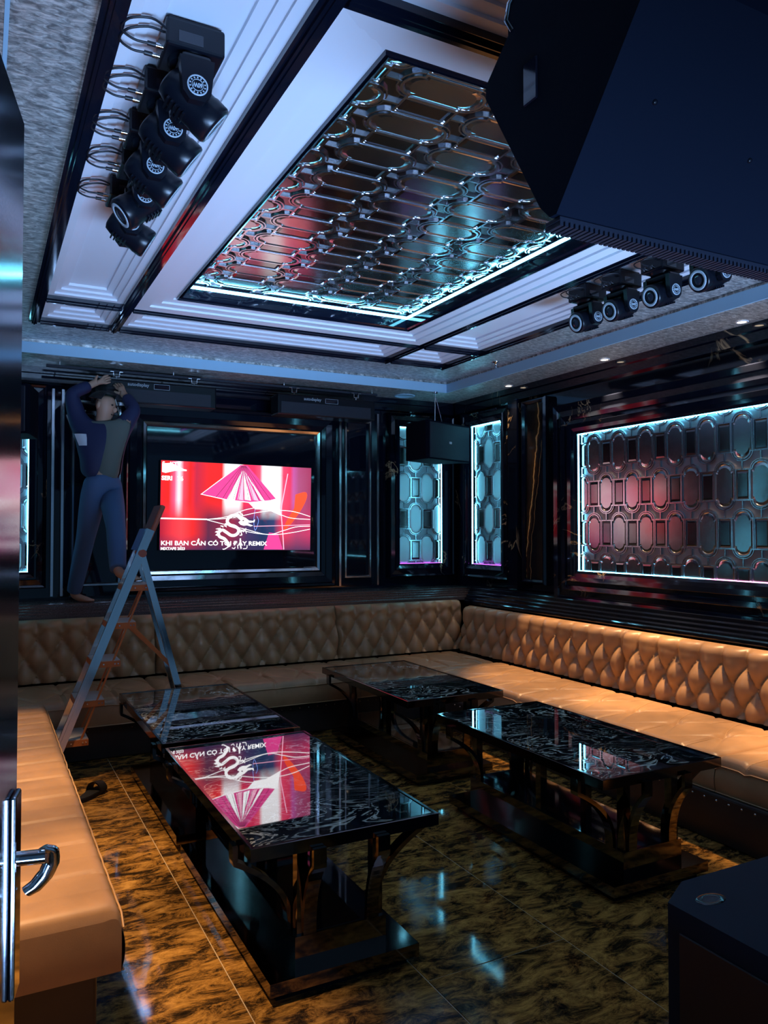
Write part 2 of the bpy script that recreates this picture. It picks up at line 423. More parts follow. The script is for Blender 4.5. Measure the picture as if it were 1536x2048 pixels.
# ------------------------------------------------------------------ mirrored lattice panels
def clip_mesh(me, u0, u1, v0, v1):
    bm = bmesh.new(); bm.from_mesh(me)
    for co, no in (((u0, 0, 0), (-1, 0, 0)), ((u1, 0, 0), (1, 0, 0)), ((0, v0, 0), (0, -1, 0)), ((0, v1, 0), (0, 1, 0))):
        bmesh.ops.bisect_plane(bm, geom=bm.verts[:]+bm.edges[:]+bm.faces[:], plane_co=co, plane_no=no, clear_outer=True)
    n = len(bm.faces); bm.to_mesh(me); bm.free(); return n
def oval_outline(a, b, c, hcap, ns=9):
    """rectangle body (half a x b) with stepped semi-elliptic caps"""
    P = [(a, -b), (a, b), (c, b)]
    P += [(c*math.cos(math.pi*t/ns), b+hcap*math.sin(math.pi*t/ns)) for t in range(1, ns)]
    P += [(-c, b), (-a, b), (-a, -b), (-c, -b)]
    P += [(-c*math.cos(math.pi*t/ns), -b-hcap*math.sin(math.pi*t/ns)) for t in range(1, ns)]
    P += [(c, -b)]
    return P
def ribbon(mb, P, w, h, closed=True, z0=0.0):
    """flat bar of width w, height h along a 2-D path"""
    n = len(P); L = []; Q = []
    for i in range(n):
        p0 = Vector(P[i-1] if (closed or i > 0) else P[i]); p1 = Vector(P[i]); p2 = Vector(P[(i+1) % n] if (closed or i < n-1) else P[i])
        d1 = (p1-p0); d2 = (p2-p1)
        d1 = d1.normalized() if d1.length > 1e-9 else d2.normalized(); d2 = d2.normalized() if d2.length > 1e-9 else d1
        n1 = Vector((-d1.y, d1.x)); n2 = Vector((-d2.y, d2.x)); nn = n1+n2
        if nn.length < 1e-6: nn = n1
        nn.normalize(); k = min(1.6, 1.0/max(0.4, nn.dot(n1)))
        L.append(p1+nn*w/2*k); Q.append(p1-nn*w/2*k)
    vs = [(p.x, p.y, z0) for p in L] + [(p.x, p.y, z0+h) for p in L] + [(p.x, p.y, z0+h) for p in Q] + [(p.x, p.y, z0) for p in Q]
    fs = []
    for i in range(n if closed else n-1):
        j = (i+1) % n
        for s in range(3): fs.append((s*n+i, s*n+j, (s+1)*n+j, (s+1)*n+i))
    mb.add(vs, fs)
def lattice_panel(root, u0, u1, v0, v1, pu, pv, ou, ov, depth, led, bar=0.009, mirror='smoked_mirror', backing='panel_backing'):
    """mirror pieces (parts), bars (one part), LED strips (parts); opening u0..u1, v0..v1, pieces on w = 0"""
    MB().add([(u0, v0, 0.001), (u1, v0, 0.001), (u1, v1, 0.001), (u0, v1, 0.001)], [(0, 1, 2, 3)]).build('backing', backing, root)
    a, b, c, hc = 0.285*pu, 0.315*pv, 0.225*pu, 0.155*pv
    def piece(P, inset, z):
        mb = MB(); n = len(P)
        cxy = Vector((sum(p[0] for p in P)/n, sum(p[1] for p in P)/n))
        Q = [Vector(p)*(1-inset) for p in P]; Q2 = [Vector(p)*(1-inset*2.2) for p in P]
        vs = [(p[0], p[1], 0.002) for p in P] + [(p.x, p.y, z*0.8) for p in Q] + [(p.x, p.y, z) for p in Q2]
        fs = [(i, (i+1) % n, n+(i+1) % n, n+i) for i in range(n)] + [(n+i, n+(i+1) % n, 2*n+(i+1) % n, 2*n+i) for i in range(n)]
        fs.append(tuple(range(2*n, 3*n)))
        return mb.add(vs, fs)
    oval = piece(oval_outline(a-bar*.4, b, c-bar*.2, hc), 0.09, 0.011).mesh('mirror_oval', mirror)
    sw = 0.5*pu - a - bar*1.6; sb = b-bar*.5
    strip = piece([(sw, -sb), (sw, sb), (-sw, sb), (-sw, -sb)], 0.10, 0.008).mesh('mirror_strip', 'strip_mirror')
    bars = MB()
    j0 = int(math.floor((v0-ov)/pv))-1; j1 = int(math.ceil((v1-ov)/pv))+1
    i0 = int(math.floor((u0-ou)/pu))-1; i1 = int(math.ceil((u1-ou)/pu))+1
    def place(name, me, cu, cv, hu, hv):
        if cu+hu < u0+.004 or cu-hu > u1-.004 or cv+hv < v0+.004 or cv-hv > v1-.004: return
        if cu-hu >= u0 and cu+hu <= u1 and cv-hv >= v0 and cv+hv <= v1:
            link(name, me, root, Matrix.Translation((cu, cv, 0)))
        else:
            m2 = me.copy()
            if clip_mesh(m2, u0-cu, u1-cu, v0-cv, v1-cv) > 0: link(name, m2, root, Matrix.Translation((cu, cv, 0)))
    for j in range(j0, j1+1):
        for i in range(i0, i1+1):
            cu = ou + (i + (0.5 if j % 2 else 0))*pu; cv = ov + j*pv
            place('mirror_oval', oval, cu, cv, a, b+hc)
            place('mirror_strip', strip, cu+pu/2, cv, sw, sb)
            if cu+pu < u0 or cu-pu > u1 or cv+pv < v0 or cv-pv > v1: continue
            sh = lambda P: [(p[0]+cu, p[1]+cv) for p in P]
            ribbon(bars, sh(oval_outline(a, b, c, hc)), bar, 0.014)
            for sg in (1, -1):
                arc = [((c+bar*1.9)*math.cos(math.pi*t/8)*sg, (b+(hc+bar*1.6)*math.sin(math.pi*t/8))*sg) for t in range(0, 9)]
                ribbon(bars, sh(arc), bar*0.6, 0.011, False)
                ribbon(bars, sh([(a, b*sg), (pu-a, b*sg)]), bar, 0.012, False)
                ribbon(bars, sh([(pu/2, b*sg), (pu/2, (pv/2 + hc*0.05)*sg)]), bar, 0.012, False)
            for e in (-1, 1): ribbon(bars, sh([(pu/2+e*(sw+bar*.5), -b), (pu/2+e*(sw+bar*.5), b)]), bar*0.7, 0.011, False)
    me = bars.mesh('lattice_bars', 'dark_chrome'); clip_mesh(me, u0, u1, v0, v1)
    link('lattice_bars', me, root)
    # LED strips on the reveals
    e = 0.003
    for (name, mat, q) in led(u0, u1, v0, v1, e): MB().box(*q).build(name, mat, root)

MRIGHT = lambda: axes((XR, 0, 0), (0, -1, 0), (0, 0, 1), (-1, 0, 0))   # u = -y, v = z, w out of the right wall
MBACK = lambda: axes((0, YB, 0), (1, 0, 0), (0, 0, 1), (0, -1, 0))     # u = x,  v = z
def led_all(side_a='led_cyan', side_b='led_cyan', top='led_cyan', bottom='led_cyan', z0=0.026, z1=0.040, split=None):
    def f(u0, u1, v0, v1, e):
        L = [('led_strip', side_a, (u0, u0+e, v0, v1, z0, z1)), ('led_strip', side_b, (u1-e, u1, v0, v1, z0, z1)),
             ('led_strip', top, (u0+e, u1-e, v1-e, v1, z0, z1))]
        if split:
            um, c2 = split
            L += [('led_strip', bottom, (u0+e, um, v0, v0+e, z0, z1)), ('led_strip', c2, (um, u1-e, v0, v0+e, z0, z1))]
        else: L += [('led_strip', bottom, (u0+e, u1-e, v0, v0+e, z0, z1))]
        return L
    return f
PANEL_FRAME = [(0, 0.0), (0, 0.052), (0.018, 0.062), (0.018, 0.072), (0.045, 0.085), (0.060, 0.085), (0.066, 0.070), (0.105, 0.064), (0.110, 0.074), (0.125, 0.080), (0.135, 0.06), (0.14, 0.0)]
BIG_FRAME = [(0, 0.0), (0, 0.050), (0.022, 0.058), (0.022, 0.066), (0.05, 0.072), (0.05, 0.080), (0.085, 0.085), (0.09, 0.070), (0.12, 0.066), (0.125, 0.078), (0.16, 0.085), (0.165, 0.070), (0.215, 0.062), (0.222, 0.078), (0.262, 0.085), (0.275, 0.06), (0.28, 0.0)]

t = thing('mirror_lattice_panel', 'wide lattice panel of oval mirrors edged with cyan light above the right-hand tan bench', 'wall panel', M=MRIGHT(), group='mirrored lattice panels')
lattice_panel(t, -5.03, -2.20, 1.265, 2.415, 0.281, 0.325, -4.87, 2.232, 0.05, led_all(split=(-3.75, 'led_pink')))
lab(MB().frame(-5.03, -2.20, 1.265, 2.415, BIG_FRAME).build('frame', 'black_marble', t), 'stepped black marble frame')
t = thing('mirror_lattice_panel', 'narrow lattice panel of oval mirrors beside the gold-veined marble pilaster', 'wall panel', M=MRIGHT(), group='mirrored lattice panels')
lattice_panel(t, -6.62, -6.10, 1.265, 2.67, 0.28, 0.325, -6.50, 1.40, 0.05, led_all(bottom='led_violet'), mirror='satin_mirror')
lab(MB().frame(-6.62, -6.10, 1.265, 2.67, PANEL_FRAME).build('frame', 'black_marble', t), 'stepped black marble frame')
t = thing('mirror_lattice_panel', 'narrow lattice panel of oval mirrors half hidden behind the speaker hung on a wire', 'wall panel', M=MBACK(), group='mirrored lattice panels')
lattice_panel(t, 3.80, 4.31, 1.265, 2.67, 0.28, 0.325, 3.87, 1.40, 0.05, led_all(bottom='led_violet'), mirror='satin_mirror')
lab(MB().frame(3.80, 4.31, 1.265, 2.67, PANEL_FRAME).build('frame', 'black_marble', t), 'stepped black marble frame')
t = thing('mirror_lattice_panel', 'narrow lattice panel of oval mirrors below the hanging speaker near the open door', 'wall panel', M=MBACK(), group='mirrored lattice panels')
lattice_panel(t, -0.18, 0.345, 1.265, 2.67, 0.28, 0.325, -0.05, 1.40, 0.05, led_all(), mirror='satin_mirror')
lab(MB().frame(-0.18, 0.345, 1.265, 2.67, PANEL_FRAME).build('frame', 'black_marble', t), 'stepped black marble frame')
# ceiling panel: u = y, v = x, w down
t = thing('ceiling_mirror_panel', 'sunken ceiling panel of oval mirrors edged with cyan light', 'ceiling panel', M=axes((0, 0, 3.155), (0, 1, 0), (1, 0, 0), (0, 0, -1)))
i_ = 0.022
RU0, RU1, RV0, RV1 = RY0+i_, RY1-i_, RX0+i_, RX1-i_
def led_ceiling(u0, u1, v0, v1, e):
    z0, z1 = 0.022, 0.042
    return [('led_strip', 'led_cyan', (u0, u0+e, v0, v1, z0, z1)), ('led_strip', 'led_cyan', (u1-e, u1, v0, v1, z0, z1)),
            ('led_strip', 'led_cyan', (u0+e, u1-e, v0, v0+e, z0, z1)),
            ('led_strip', 'led_cyan', (2.80, u1-e, v1-e, v1, z0, z1)), ('led_strip', 'led_violet', (u0+e, 2.80, v1-e, v1, z0, z1))]
lattice_panel(t, RU0, RU1, RV0, RV1, 0.264, 0.345, 2.30, 1.435, 0.1, led_ceiling, bar=0.010, backing='strip_mirror')
lab(MB().frame(RU0, RU1, RV0, RV1, [(0, 0), (0, 0.105), (0.012, 0.112), (0.012, 0.100), (0.022, 0.100), (0.03, 0.118), (0.03, 0.09)]).build('rim', 'black_gloss', t), 'black gloss rim of the recess')

# ------------------------------------------------------------------ wall mouldings
def wall_frame(name, M, u0, u1, v0, v1, prof, mat, label=None):
    o = struct(MB().frame(u0, u1, v0, v1, prof).build(name, mat)); o.matrix_world = M
    return o
def nt():
    global tn
    tn += 1; return 'trim_%d' % (tn-1)
# screen surround on the back wall
wall_frame(nt(), MBACK(), 1.29, 2.885, 1.255, 2.525, [(0, 0.0), (0, 0.022), (0.012, 0.034), (0.035, 0.042), (0.042, 0.030), (0.042, 0.0)], 'chrome')
wall_frame(nt(), MBACK(), 1.24, 2.94, 1.205, 2.575, [(0.002, 0.0), (0.002, 0.030), (0.04, 0.042), (0.042, 0.052), (0.10, 0.060), (0.105, 0.050), (0.13, 0.072), (0.142, 0.060), (0.145, 0)], 'black_gloss')
CH = [(0, 0.0), (0, 0.03), (0.008, 0.040), (0.022, 0.040), (0.028, 0.028), (0.028, 0.0)]
wall_frame(nt(), MBACK(), 3.215, 3.455, 1.16, 2.68, CH, 'dark_chrome')
wall_frame(nt(), MBACK(), 0.70, 1.045, 1.16, 2.68, CH, 'dark_chrome')
for x in (0.525, 0.60, 3.13, 3.545):
    struct(MB().box(x-0.010, x+0.010, YB-0.06, YB-0.001, 1.06, 2.78).build(nt(), 'dark_chrome'))
# top band over the panels
struct(MB().box(XL, XR-0.001, YB-0.05, YB-0.001, 2.83, SOF).box(XL, XR-0.001, YB-0.075, YB-0.05, 2.90, SOF).build(nt(), 'black_gloss'))
struct(MB().box(XR-0.05, XR-0.001, YF, YB-0.08, 2.83, SOF).box(XR-0.075, XR-0.05, YF, YB-0.08, 2.90, SOF).build(nt(), 'black_marble'))
# pilaster with the gold vein on the right wall
m = MB().box(-5.745, -5.435, 1.13, 2.79, 0.001, 0.05)
o = struct(m.build(nt(), 'vein_marble')); o.matrix_world = MRIGHT()
wall_frame(nt(), MRIGHT(), -5.745, -5.435, 1.13, 2.79, [(-0.03, 0.051), (-0.03, 0.065), (-0.012, 0.082), (0.0, 0.082), (0.012, 0.06), (0.012, 0)], 'black_gloss')
struct(MB().box(XR-0.09, XR-0.001, 5.80, 5.94, 1.06, 2.83).build(nt(), 'black_marble'))

# ledges above the backrests: stepped profiles
def ledge_x(x0, x1):    # along the back wall
    pr = [(6.60, 0.905), (6.60, 0.935), (6.612, 0.945), (6.612, 0.958), (6.63, 0.966), (6.63, 0.978), (6.65, 0.986), (6.65, 0.998), (6.675, 1.006), (6.675, 1.016), (6.70, 1.022), (7.0, 1.022), (7.0, 0.905)]
    return MB().prism(pr, x0, x1, lambda p, t: (t, p[0], p[1]))
plain('ledge_stone', (0.085, 0.050, 0.045), 0.26, spec=0.8)
struct(ledge_x(XL, XR-0.002).build(nt(), 'ledge_stone'))
def ledge_y(y0, y1):
    pr = [(4.335, 0.87), (4.335, 0.90), (4.35, 0.91), (4.35, 0.925), (4.37, 0.935), (4.37, 0.955), (4.39, 0.965), (4.39, 0.985), (4.41, 0.995), (4.41, 1.02), (4.43, 1.03), (4.43, 1.05), (4.498, 1.055), (4.498, 0.87)]
    return MB().prism(pr, y0, y1, lambda p, t: (p[0], t, p[1]))
struct(ledge_y(YF, 6.59).build(nt(), 'black_gloss'))
def ledge_l(y0, y1):
    pr = [(-0.448, 0.87), (-0.34, 0.87), (-0.34, 0.9), (-0.36, 0.93), (-0.36, 0.96), (-0.38, 0.99), (-0.38, 1.03), (-0.448, 1.05)]
    return MB().prism(pr, y0, y1, lambda p, t: (p[0], t, p[1]))
struct(ledge_l(2.2, 6.59).build(nt(), 'black_gloss'))

# ------------------------------------------------------------------ sofas
PT, HT = 0.178, 0.135
def tuft(s, h, H, phase=0.0):
    """padded relief of a deep-buttoned backrest at distance s along, height h of H"""
    x = s/PT + phase; y = (h - 0.05)/(2*HT)
    u = x/1.0 + y; v = x/1.0 - y
    dm = (abs(math.sin(math.pi*u))*abs(math.sin(math.pi*v)))**0.42
    pl = abs(math.sin(math.pi*x))**0.5
    top = min(1.0, max(0.0, (h-(H-0.12))/0.05))
    k = dm*(1-top) + pl*top
    rnd = 1.0
    if h > H-0.06: rnd = math.sqrt(max(0.0, 1-((h-(H-0.06))/0.06)**2))
    return k, rnd
def backrest(root, L, H, place, phase=0.0, seed=0):
    """place(s, h, d) -> world; d outwards"""
    nu = int(L/0.0135); nv = int(H/0.0135)
    def f(a, b):
        s = a*L; h = b*H; k, rnd = tuft(s, h, H, phase)
        e = min(s, L-s); ed = min(1.0, e/0.025); ed = math.sqrt(max(0, 1-(1-ed)**2))
        return place(s, h, (0.040 + 0.075*k*ed)*(0.25+0.75*rnd)*(0.35+0.65*ed))
    m = MB().grid(f, nu, nv)
    # flat back and top
    m.add([place(0, 0, 0), place(L, 0, 0), place(L, H, 0), place(0, H, 0)], [(0, 1, 2, 3)])
    m.grid(lambda a, b: Vector(place(a*L, H, 0)).lerp(Vector(f(a, 1.0)), b), nu, 1)
    o = m.build('backrest', 'tan_leather', root)
    bt = MB(); j = 0
    for r in range(0, 4):
        h = 0.05 + r*HT
        if h > H-0.09 or h < 0.03: continue
        n = int(L/PT)+2
        for i in range(-1, n):
            s = (i - phase + (0.5 if r % 2 else 0))*PT
            if s < 0.04 or s > L-0.04: continue
            c = Vector(place(s, h, 0.043)); nn = (Vector(place(s, h, 1.0)) - Vector(place(s, h, 0.0))).normalized()
            q = nn.to_track_quat('Z', 'Y').to_matrix().to_4x4()
            bt.lathe([(0.012, -0.004), (0.012, 0.004), (0.008, 0.009), (0.001, 0.011)], 8, Matrix.Translation(c) @ q)
    stuff(bt.build('tufting_buttons', 'tan_leather', o))
    return o
def cushion(root, L, D, place, kind, z0, z1, name='seat_cushion'):
    """place(s along, d from back 0..D, z)"""
    T = z1-z0; nu = max(8, int(L/0.0085)); nv = max(8, int(D/0.0085))
    def top(s, d):
        e = min(s, L-s, d+0.03 if d < 0.03 else 9); ef = D-d
        r = 0.045
        z = z1
        def fall(q): return 0 if q > r else r - math.sqrt(max(0, r*r-(r-q)**2))
        z -= fall(ef) + fall(min(s, L-s))*0.5
        if kind == 'channel':
            q = (s/0.29) % 1.0; q = min(q, 1-q); z -= 0.017*math.exp(-(q/0.035)**2)*min(1, (D-d)/0.05)*min(1, d/0.10)
            z += 0.006*math.sin(math.pi*min(1, q*2))
        else:
            P = 0.34; x = s/P; y = d/D
            ln = 9
            q = abs(((x) % 1.0) - 0.5)*P          # distance from cell borders at x = n + .5
            yy = (y-0.5)
            # centre row of buttons with Y-shaped folds
            bx = ((x) % 1.0 - 0.5)*P; by = yy*D
            ang = abs(by)*0.55
            q1 = min(abs(bx-ang), abs(bx+ang), abs(bx)) if by > 0 else min(abs(bx-ang), abs(bx+ang))
            z -= 0.014*math.exp(-(q1/0.014)**2)*math.exp(-(abs(by)/0.20)**2)
            z -= 0.012*math.exp(-(abs(bx)/0.012)**2)*(1 if abs(by) > 0.03 else 0)
            dist = math.hypot(bx, by); z -= 0.024*math.exp(-(dist/0.035)**2)
            z += 0.010*math.sin(math.pi*y)*min(1, min(s, L-s)/0.06)
        return z
    m = MB().grid(lambda a, b: place(a*L, b*D, top(a*L, b*D)), nu, nv)
    # skirt
    fr = lambda a, b: place(a*L, D + 0.012*math.sin(math.pi*b), z0 + (top(a*L, D)-z0)*(1-b))
    m.grid(fr, nu, 5)
    m.grid(lambda a, b: place(0 - 0.006*math.sin(math.pi*b), a*D, z0 + (top(0, a*D)-z0)*(1-b)), nv, 4)
    m.grid(lambda a, b: place(L + 0.006*math.sin(math.pi*b), a*D, z0 + (top(L, a*D)-z0)*(1-b)), nv, 4)
    m.add([place(0, 0, z0), place(L, 0, z0), place(L, D, z0), place(0, D, z0)], [(0, 1, 2, 3)])
    o = m.build(name, 'tan_leather', root)
    pp = [place(L*i/40, D+0.006, top(L*i/40, D)-0.001) for i in range(41)]
    pb = [place(L*i/40, D+0.006, z0+0.004) for i in range(41)]
    MB().tube(pp, 0.0035, 6).tube(pb, 0.0035, 6).build('piping', 'piping_leather', o)
    sm = MB()
    def seam(A, B, n=14, bow=0.0):
        Q = []
        for i in range(n+1):
            q = i/n; s_ = A[0]+(B[0]-A[0])*q + bow*math.sin(math.pi*q); d_ = A[1]+(B[1]-A[1])*q
            if 0.004 < s_ < L-0.004: Q.append(place(s_, d_, top(s_, d_)+0.0008))
        if len(Q) > 2: sm.tube(Q, 0.0022, 5)
    if kind == 'channel':
        for k in range(1, int(L/0.29)+1): seam((k*0.29, 0.06), (k*0.29, D-0.004), 20)
    else:
        for k in range(int(L/0.34)+1):
            c = (k+0.5)*0.34
            seam((c, D*0.5), (c+0.02, D-0.004), 14, 0.012)
            seam((c, D*0.5), (c-0.14, 0.03), 14, -0.02); seam((c, D*0.5), (c+0.14, 0.03), 14, 0.02)
    if sm.v: stuff(sm.build('seams', 'piping_leather', o))
    return o
def nails(root, pts, n):
    m = MB(); q = Vector(n).to_track_quat('Z', 'Y').to_matrix().to_4x4()
    for p in pts: m.lathe([(0.006, 0), (0.005, 0.003), (0.001, 0.0045)], 8, Matrix.Translation(p) @ q)
    return stuff(m.build('nail_heads', 'brass_nail', root))
SZ0, SZ1 = 0.245, 0.435
# left bench
t = thing('bench_sofa', 'tan leather bench with cross-stitched seat by the open door and sandal', 'sofa', group='upholstered wall benches')
MB().bbox(-0.33, 0.335, 2.56, 5.66, 0.0, 0.244, 0.012, 2).build('base', 'base_leather', t)
for a, b in ((2.52, 4.25), (4.255, 5.672)):
    cushion(t, b-a, 0.73, lambda s, d, z, a=a: (-0.33 + d, a + s, z), 'channel', SZ0, SZ1 + 0.01)
for a, b in ((2.55, 4.25), (4.255, 5.675)):
    backrest(t, b-a, 0.43, lambda s, h, d, a=a: (-0.42 + 0.10*(1-h/0.43) + d*0.98, a + s, 0.437 + h + d*0.1))
nails(t, [(0.336, 2.62 + 0.09*i, 0.21) for i in range(34)], (1, 0, 0))
# back bench
t = thing('bench_sofa', 'deep-buttoned leather bench below the screen and stone ledge', 'sofa', group='upholstered wall benches')
MB().bbox(-0.33, 4.17, 5.76, 6.45, 0.0, 0.243, 0.012, 2).build('base', 'base_leather', t)
for a, b in ((-0.33, 1.17), (1.175, 2.745), (2.75, 4.09)):
    cushion(t, b-a, 0.70, lambda s, d, z, a=a: (a + s, 6.40 - d, z), 'button', SZ0, SZ1)
for a, b in ((-0.32, 1.28), (1.285, 2.90), (2.905, 4.24)):
    backrest(t, b-a, 0.475, lambda s, h, d, a=a: (a + s, 6.515 + 0.06*(h/0.475) - d*0.98, 0.437 + h + d*0.1))
backrest(t, 6.385-5.70, 0.43, lambda s, h, d: (4.225 + 0.06*(h/0.43) - d*0.98, 6.385 - s, 0.437 + h + d*0.1), phase=0.1)
backrest(t, 6.385-5.70, 0.43, lambda s, h, d: (-0.42 + 0.10*(1-h/0.43) + d*0.98, 5.70 + s, 0.437 + h + d*0.1))
nails(t, [(0.45 + 0.075*i, 5.759, 0.205) for i in range(40)], (0, -1, 0))
# right bench
t = thing('bench_sofa', 'tan deep-buttoned leather bench below the wide mirror panel', 'sofa', group='upholstered wall benches')
MB().bbox(3.37, 4.20, 1.42, 5.67, 0.0, 0.244, 0.012, 2).build('base', 'base_leather', t)
for a, b in ((1.40, 2.80), (2.805, 4.22), (4.225, 5.672)):
    cushion(t, b-a, 0.70, lambda s, d, z, b=b: (4.10 - d, b - s, z), 'button', SZ0, SZ1)
for a, b in ((1.40, 2.70), (2.705, 4.25), (4.255, 5.675)):
    backrest(t, b-a, 0.43, lambda s, h, d, b=b: (4.225 + 0.06*(h/0.43) - d*0.98, b - s, 0.437 + h + d*0.1), phase=0.3)
nails(t, [(3.369, 1.5 + 0.075*i, 0.215) for i in range(55)], (-1, 0, 0))

# ------------------------------------------------------------------ coffee tables
def make_table(label):
    """origin at the centre of the footprint; long axis y"""
    t = thing('coffee_table', label, 'table', group='black marble coffee tables')
    Wd, Ln, H = 0.725, 1.345, 0.55
    a, b = Wd/2, Ln/2
    top = MB(); e = 0.028
    top.frame(-a, a, -b, b, [(0, H-0.045), (0, H-0.002), (-0.002, H), (-0.014, H), (-0.014, H-0.004)])
    top.add([(-a, -b, H-0.045), (a, -b, H-0.045), (a, b, H-0.045), (-a, b, H-0.045)], [(0, 1, 2, 3)])
    fr = top.build('top_frame', 'black_steel', t)
    g = MB().box(-a+0.014, a-0.014, -b+0.014, b-0.014, H-0.03, H-0.003)
    lab(g.build('glass_top', 'table_marble_glass', t), 'swirled black marble glass top')
    bx, by = 0.178, 0.60          # inner tier
    MB().box(-0.288, 0.288, -0.655, 0.655, 0.035, 0.080).build('base_tray', 'black_steel', t)
    MB().box(-0.255, 0.255, -0.62, 0.62, 0.0, 0.035).build('plinth', 'black_gloss', t)
    MB().box(-bx, bx, -by, by, 0.080, 0.185).build('inner_tier', 'black_steel', t)
    MB().box(-bx+0.012, bx-0.012, -by+0.012, by-0.012, 0.185, 0.187).build('tier_mirror', 'black_glass', t)
    post = MB().box(-0.02, 0.02, -0.02, 0.02, 0.185, H-0.045).mesh('post', 'black_steel')
    for sx in (-1, 1):
        for y in (-by+0.03, 0, by-0.03): link('post', post, t, Matrix.Translation((sx*(bx-0.03), y, 0)))
    # curved brackets: profile in (out, z), width 0.045
    P = []; n = 14; z0, z1 = 0.187, 0.452; r0 = 0.0
    for i in range(n+1):
        q = i/n; P.append((0.004 + (q**2.6)*0.165, z0 + (z1-z0)*q))
    def brk(reach):
        m = MB(); th = 0.018; hw = 0.024
        C = [(p[0]*reach/0.169, p[1]) for p in P] + [(reach, 0.462), (reach, 0.516)]
        out = []; inn = []
        for i, c in enumerate(C):
            p0 = Vector(C[max(0, i-1)]); p1 = Vector(C[min(len(C)-1, i+1)]); d = (p1-p0).normalized(); nn = Vector((d.y, -d.x))
            out.append(Vector(c)+nn*th/2); inn.append(Vector(c)-nn*th/2)
        poly = [(p.x, p.y) for p in out] + [(p.x, p.y) for p in reversed(inn)]
        return m.prism(poly, -hw, hw, lambda p, q: (p[0], q, p[1]))
    side_r = a - (bx-0.01) + 0.012; end_r = b - (by-0.01) + 0.012
    bs = brk(side_r).mesh('curved_bracket', 'black_steel'); be = brk(end_r).mesh('curved_bracket', 'black_steel')
    for sx in (-1, 1):
        for sy in (-1, 1):
            link('curved_bracket', bs, t, Matrix.Translation((sx*(bx-0.01), sy*(by-0.20*0-0.085), 0)) @ Matrix.Rotation(0 if sx > 0 else math.pi, 4, 'Z'))
            link('curved_bracket', be, t, Matrix.Translation((sx*(bx-0.055), sy*(by-0.01), 0)) @ Matrix.Rotation(sy*math.pi/2, 4, 'Z'))
    return t
tb = make_table('black marble glass table mirroring the red screen, beside the cross-stitched bench')
labels = ['black marble glass table in front of the stepladder',
          'black marble glass table beside the tan bench and floor speaker',
          'black marble glass table in the corner between the buttoned benches']
tabs = [tb] + [copy_tree(tb) for _ in range(3)]
for o, l in zip(tabs[1:], labels): o['label'] = l
for o, (x, y) in zip(tabs, ((1.165, 3.165), (1.17, 4.59), (2.70, 3.165), (2.71, 4.87))): o.location = (x, y, 0)

# ------------------------------------------------------------------ television
TVW, TVH = 1.42, 0.79
plain('tv_body', (0.006, 0.006, 0.010), 0.25)
def screen_mat():
    m, N, L, b = new_mat('screen_picture')
    tc = N.new('ShaderNodeTexCoord'); sp = N.new('ShaderNodeSeparateXYZ'); L.new(tc.outputs['Object'], sp.inputs[0])
    def mr(src, a0, a1):
        q = N.new('ShaderNodeMapRange'); q.inputs[1].default_value = a0; q.inputs[2].default_value = a1; q.clamp = True
        L.new(src, q.inputs[0]); return q.outputs[0]
    def mixc(fac, A, B):
        x = N.new('ShaderNodeMix'); x.data_type = 'RGBA'
        L.new(fac, x.inputs[0])
        for v, i in ((A, 6), (B, 7)):
            if isinstance(v, tuple): x.inputs[i].default_value = (*v, 1)
            else: L.new(v, x.inputs[i])
        return x.outputs[2]
    ux = mr(sp.outputs[0], -TVW/2, TVW/2)
    red = (0.90, 0.018, 0.012)
    r = ramp(N, [(0.0, (0.75, 0.015, 0.02)), (0.05, red), (0.085, (0.95, 0.10, 0.22)), (0.112, (1.0, 0.75, 0.85)), (0.14, (0.9, 0.06, 0.10)), (0.18, red),
                 (0.22, (0.45, 0.02, 0.05)), (0.30, (0.70, 0.02, 0.02)), (0.385, (0.85, 0.02, 0.02)), (0.415, (1, 0.95, 0.97)), (0.50, (1, 0.9, 0.93)),
                 (0.53, (0.80, 0.03, 0.08)), (0.60, (0.72, 0.03, 0.10)), (0.64, (0.85, 0.08, 0.16)), (0.665, (1, 0.97, 1)), (0.77, (1, 0.97, 1)), (0.80, (0.78, 0.06, 0.14)),
                 (0.85, (0.65, 0.03, 0.09)), (0.875, (0.45, 0.08, 0.30)), (0.91, (0.35, 0.06, 0.16)), (1.0, (0.30, 0.03, 0.09))])
    L.new(ux, r.inputs[0])
    # lower half: darker picture with blue in the middle
    lo = ramp(N, [(0.0, (0.35, 0.01, 0.03)), (0.13, (0.9, 0.05, 0.06)), (0.2, (0.7, 0.02, 0.02)), (0.30, (0.10, 0.02, 0.05)), (0.45, (0.25, 0.02, 0.05)), (0.56, (0.05, 0.03, 0.10)), (0.66, (0.012, 0.03, 0.09)), (0.74, (0.03, 0.04, 0.12)), (0.80, (0.65, 0.03, 0.08)), (0.9, (0.35, 0.03, 0.10)), (1.0, (0.45, 0.03, 0.10))])
    L.new(ux, lo.inputs[0])
    fz = mr(sp.outputs[1], 0.05, -0.12)
    c = mixc(fz, r.outputs[0], lo.outputs[0])
    nz = N.new('ShaderNodeTexNoise'); nz.inputs['Scale'].default_value = 5; nz.inputs['Detail'].default_value = 3; L.new(tc.outputs['Object'], nz.inputs[0])
    c = mixc(mr(nz.outputs[0], 0.62, 0.95), c, (0.30, 0.01, 0.02))
    bt = mr(sp.outputs[1], -0.25, -0.42)
    c = mixc(bt, c, (0.03, 0.02, 0.07))
    setp(b, base=(0.01, 0.01, 0.012), rough=0.15)
    L.new(c, b.inputs['Emission Color']); b.inputs['Emission Strength'].default_value = SCREEN_STRENGTH
screen_mat()
emit('screen_white', (1, 0.98, 1), SCREEN_STRENGTH*1.1)
emit('screen_magenta', (0.82, 0.05, 0.28), SCREEN_STRENGTH*0.9)
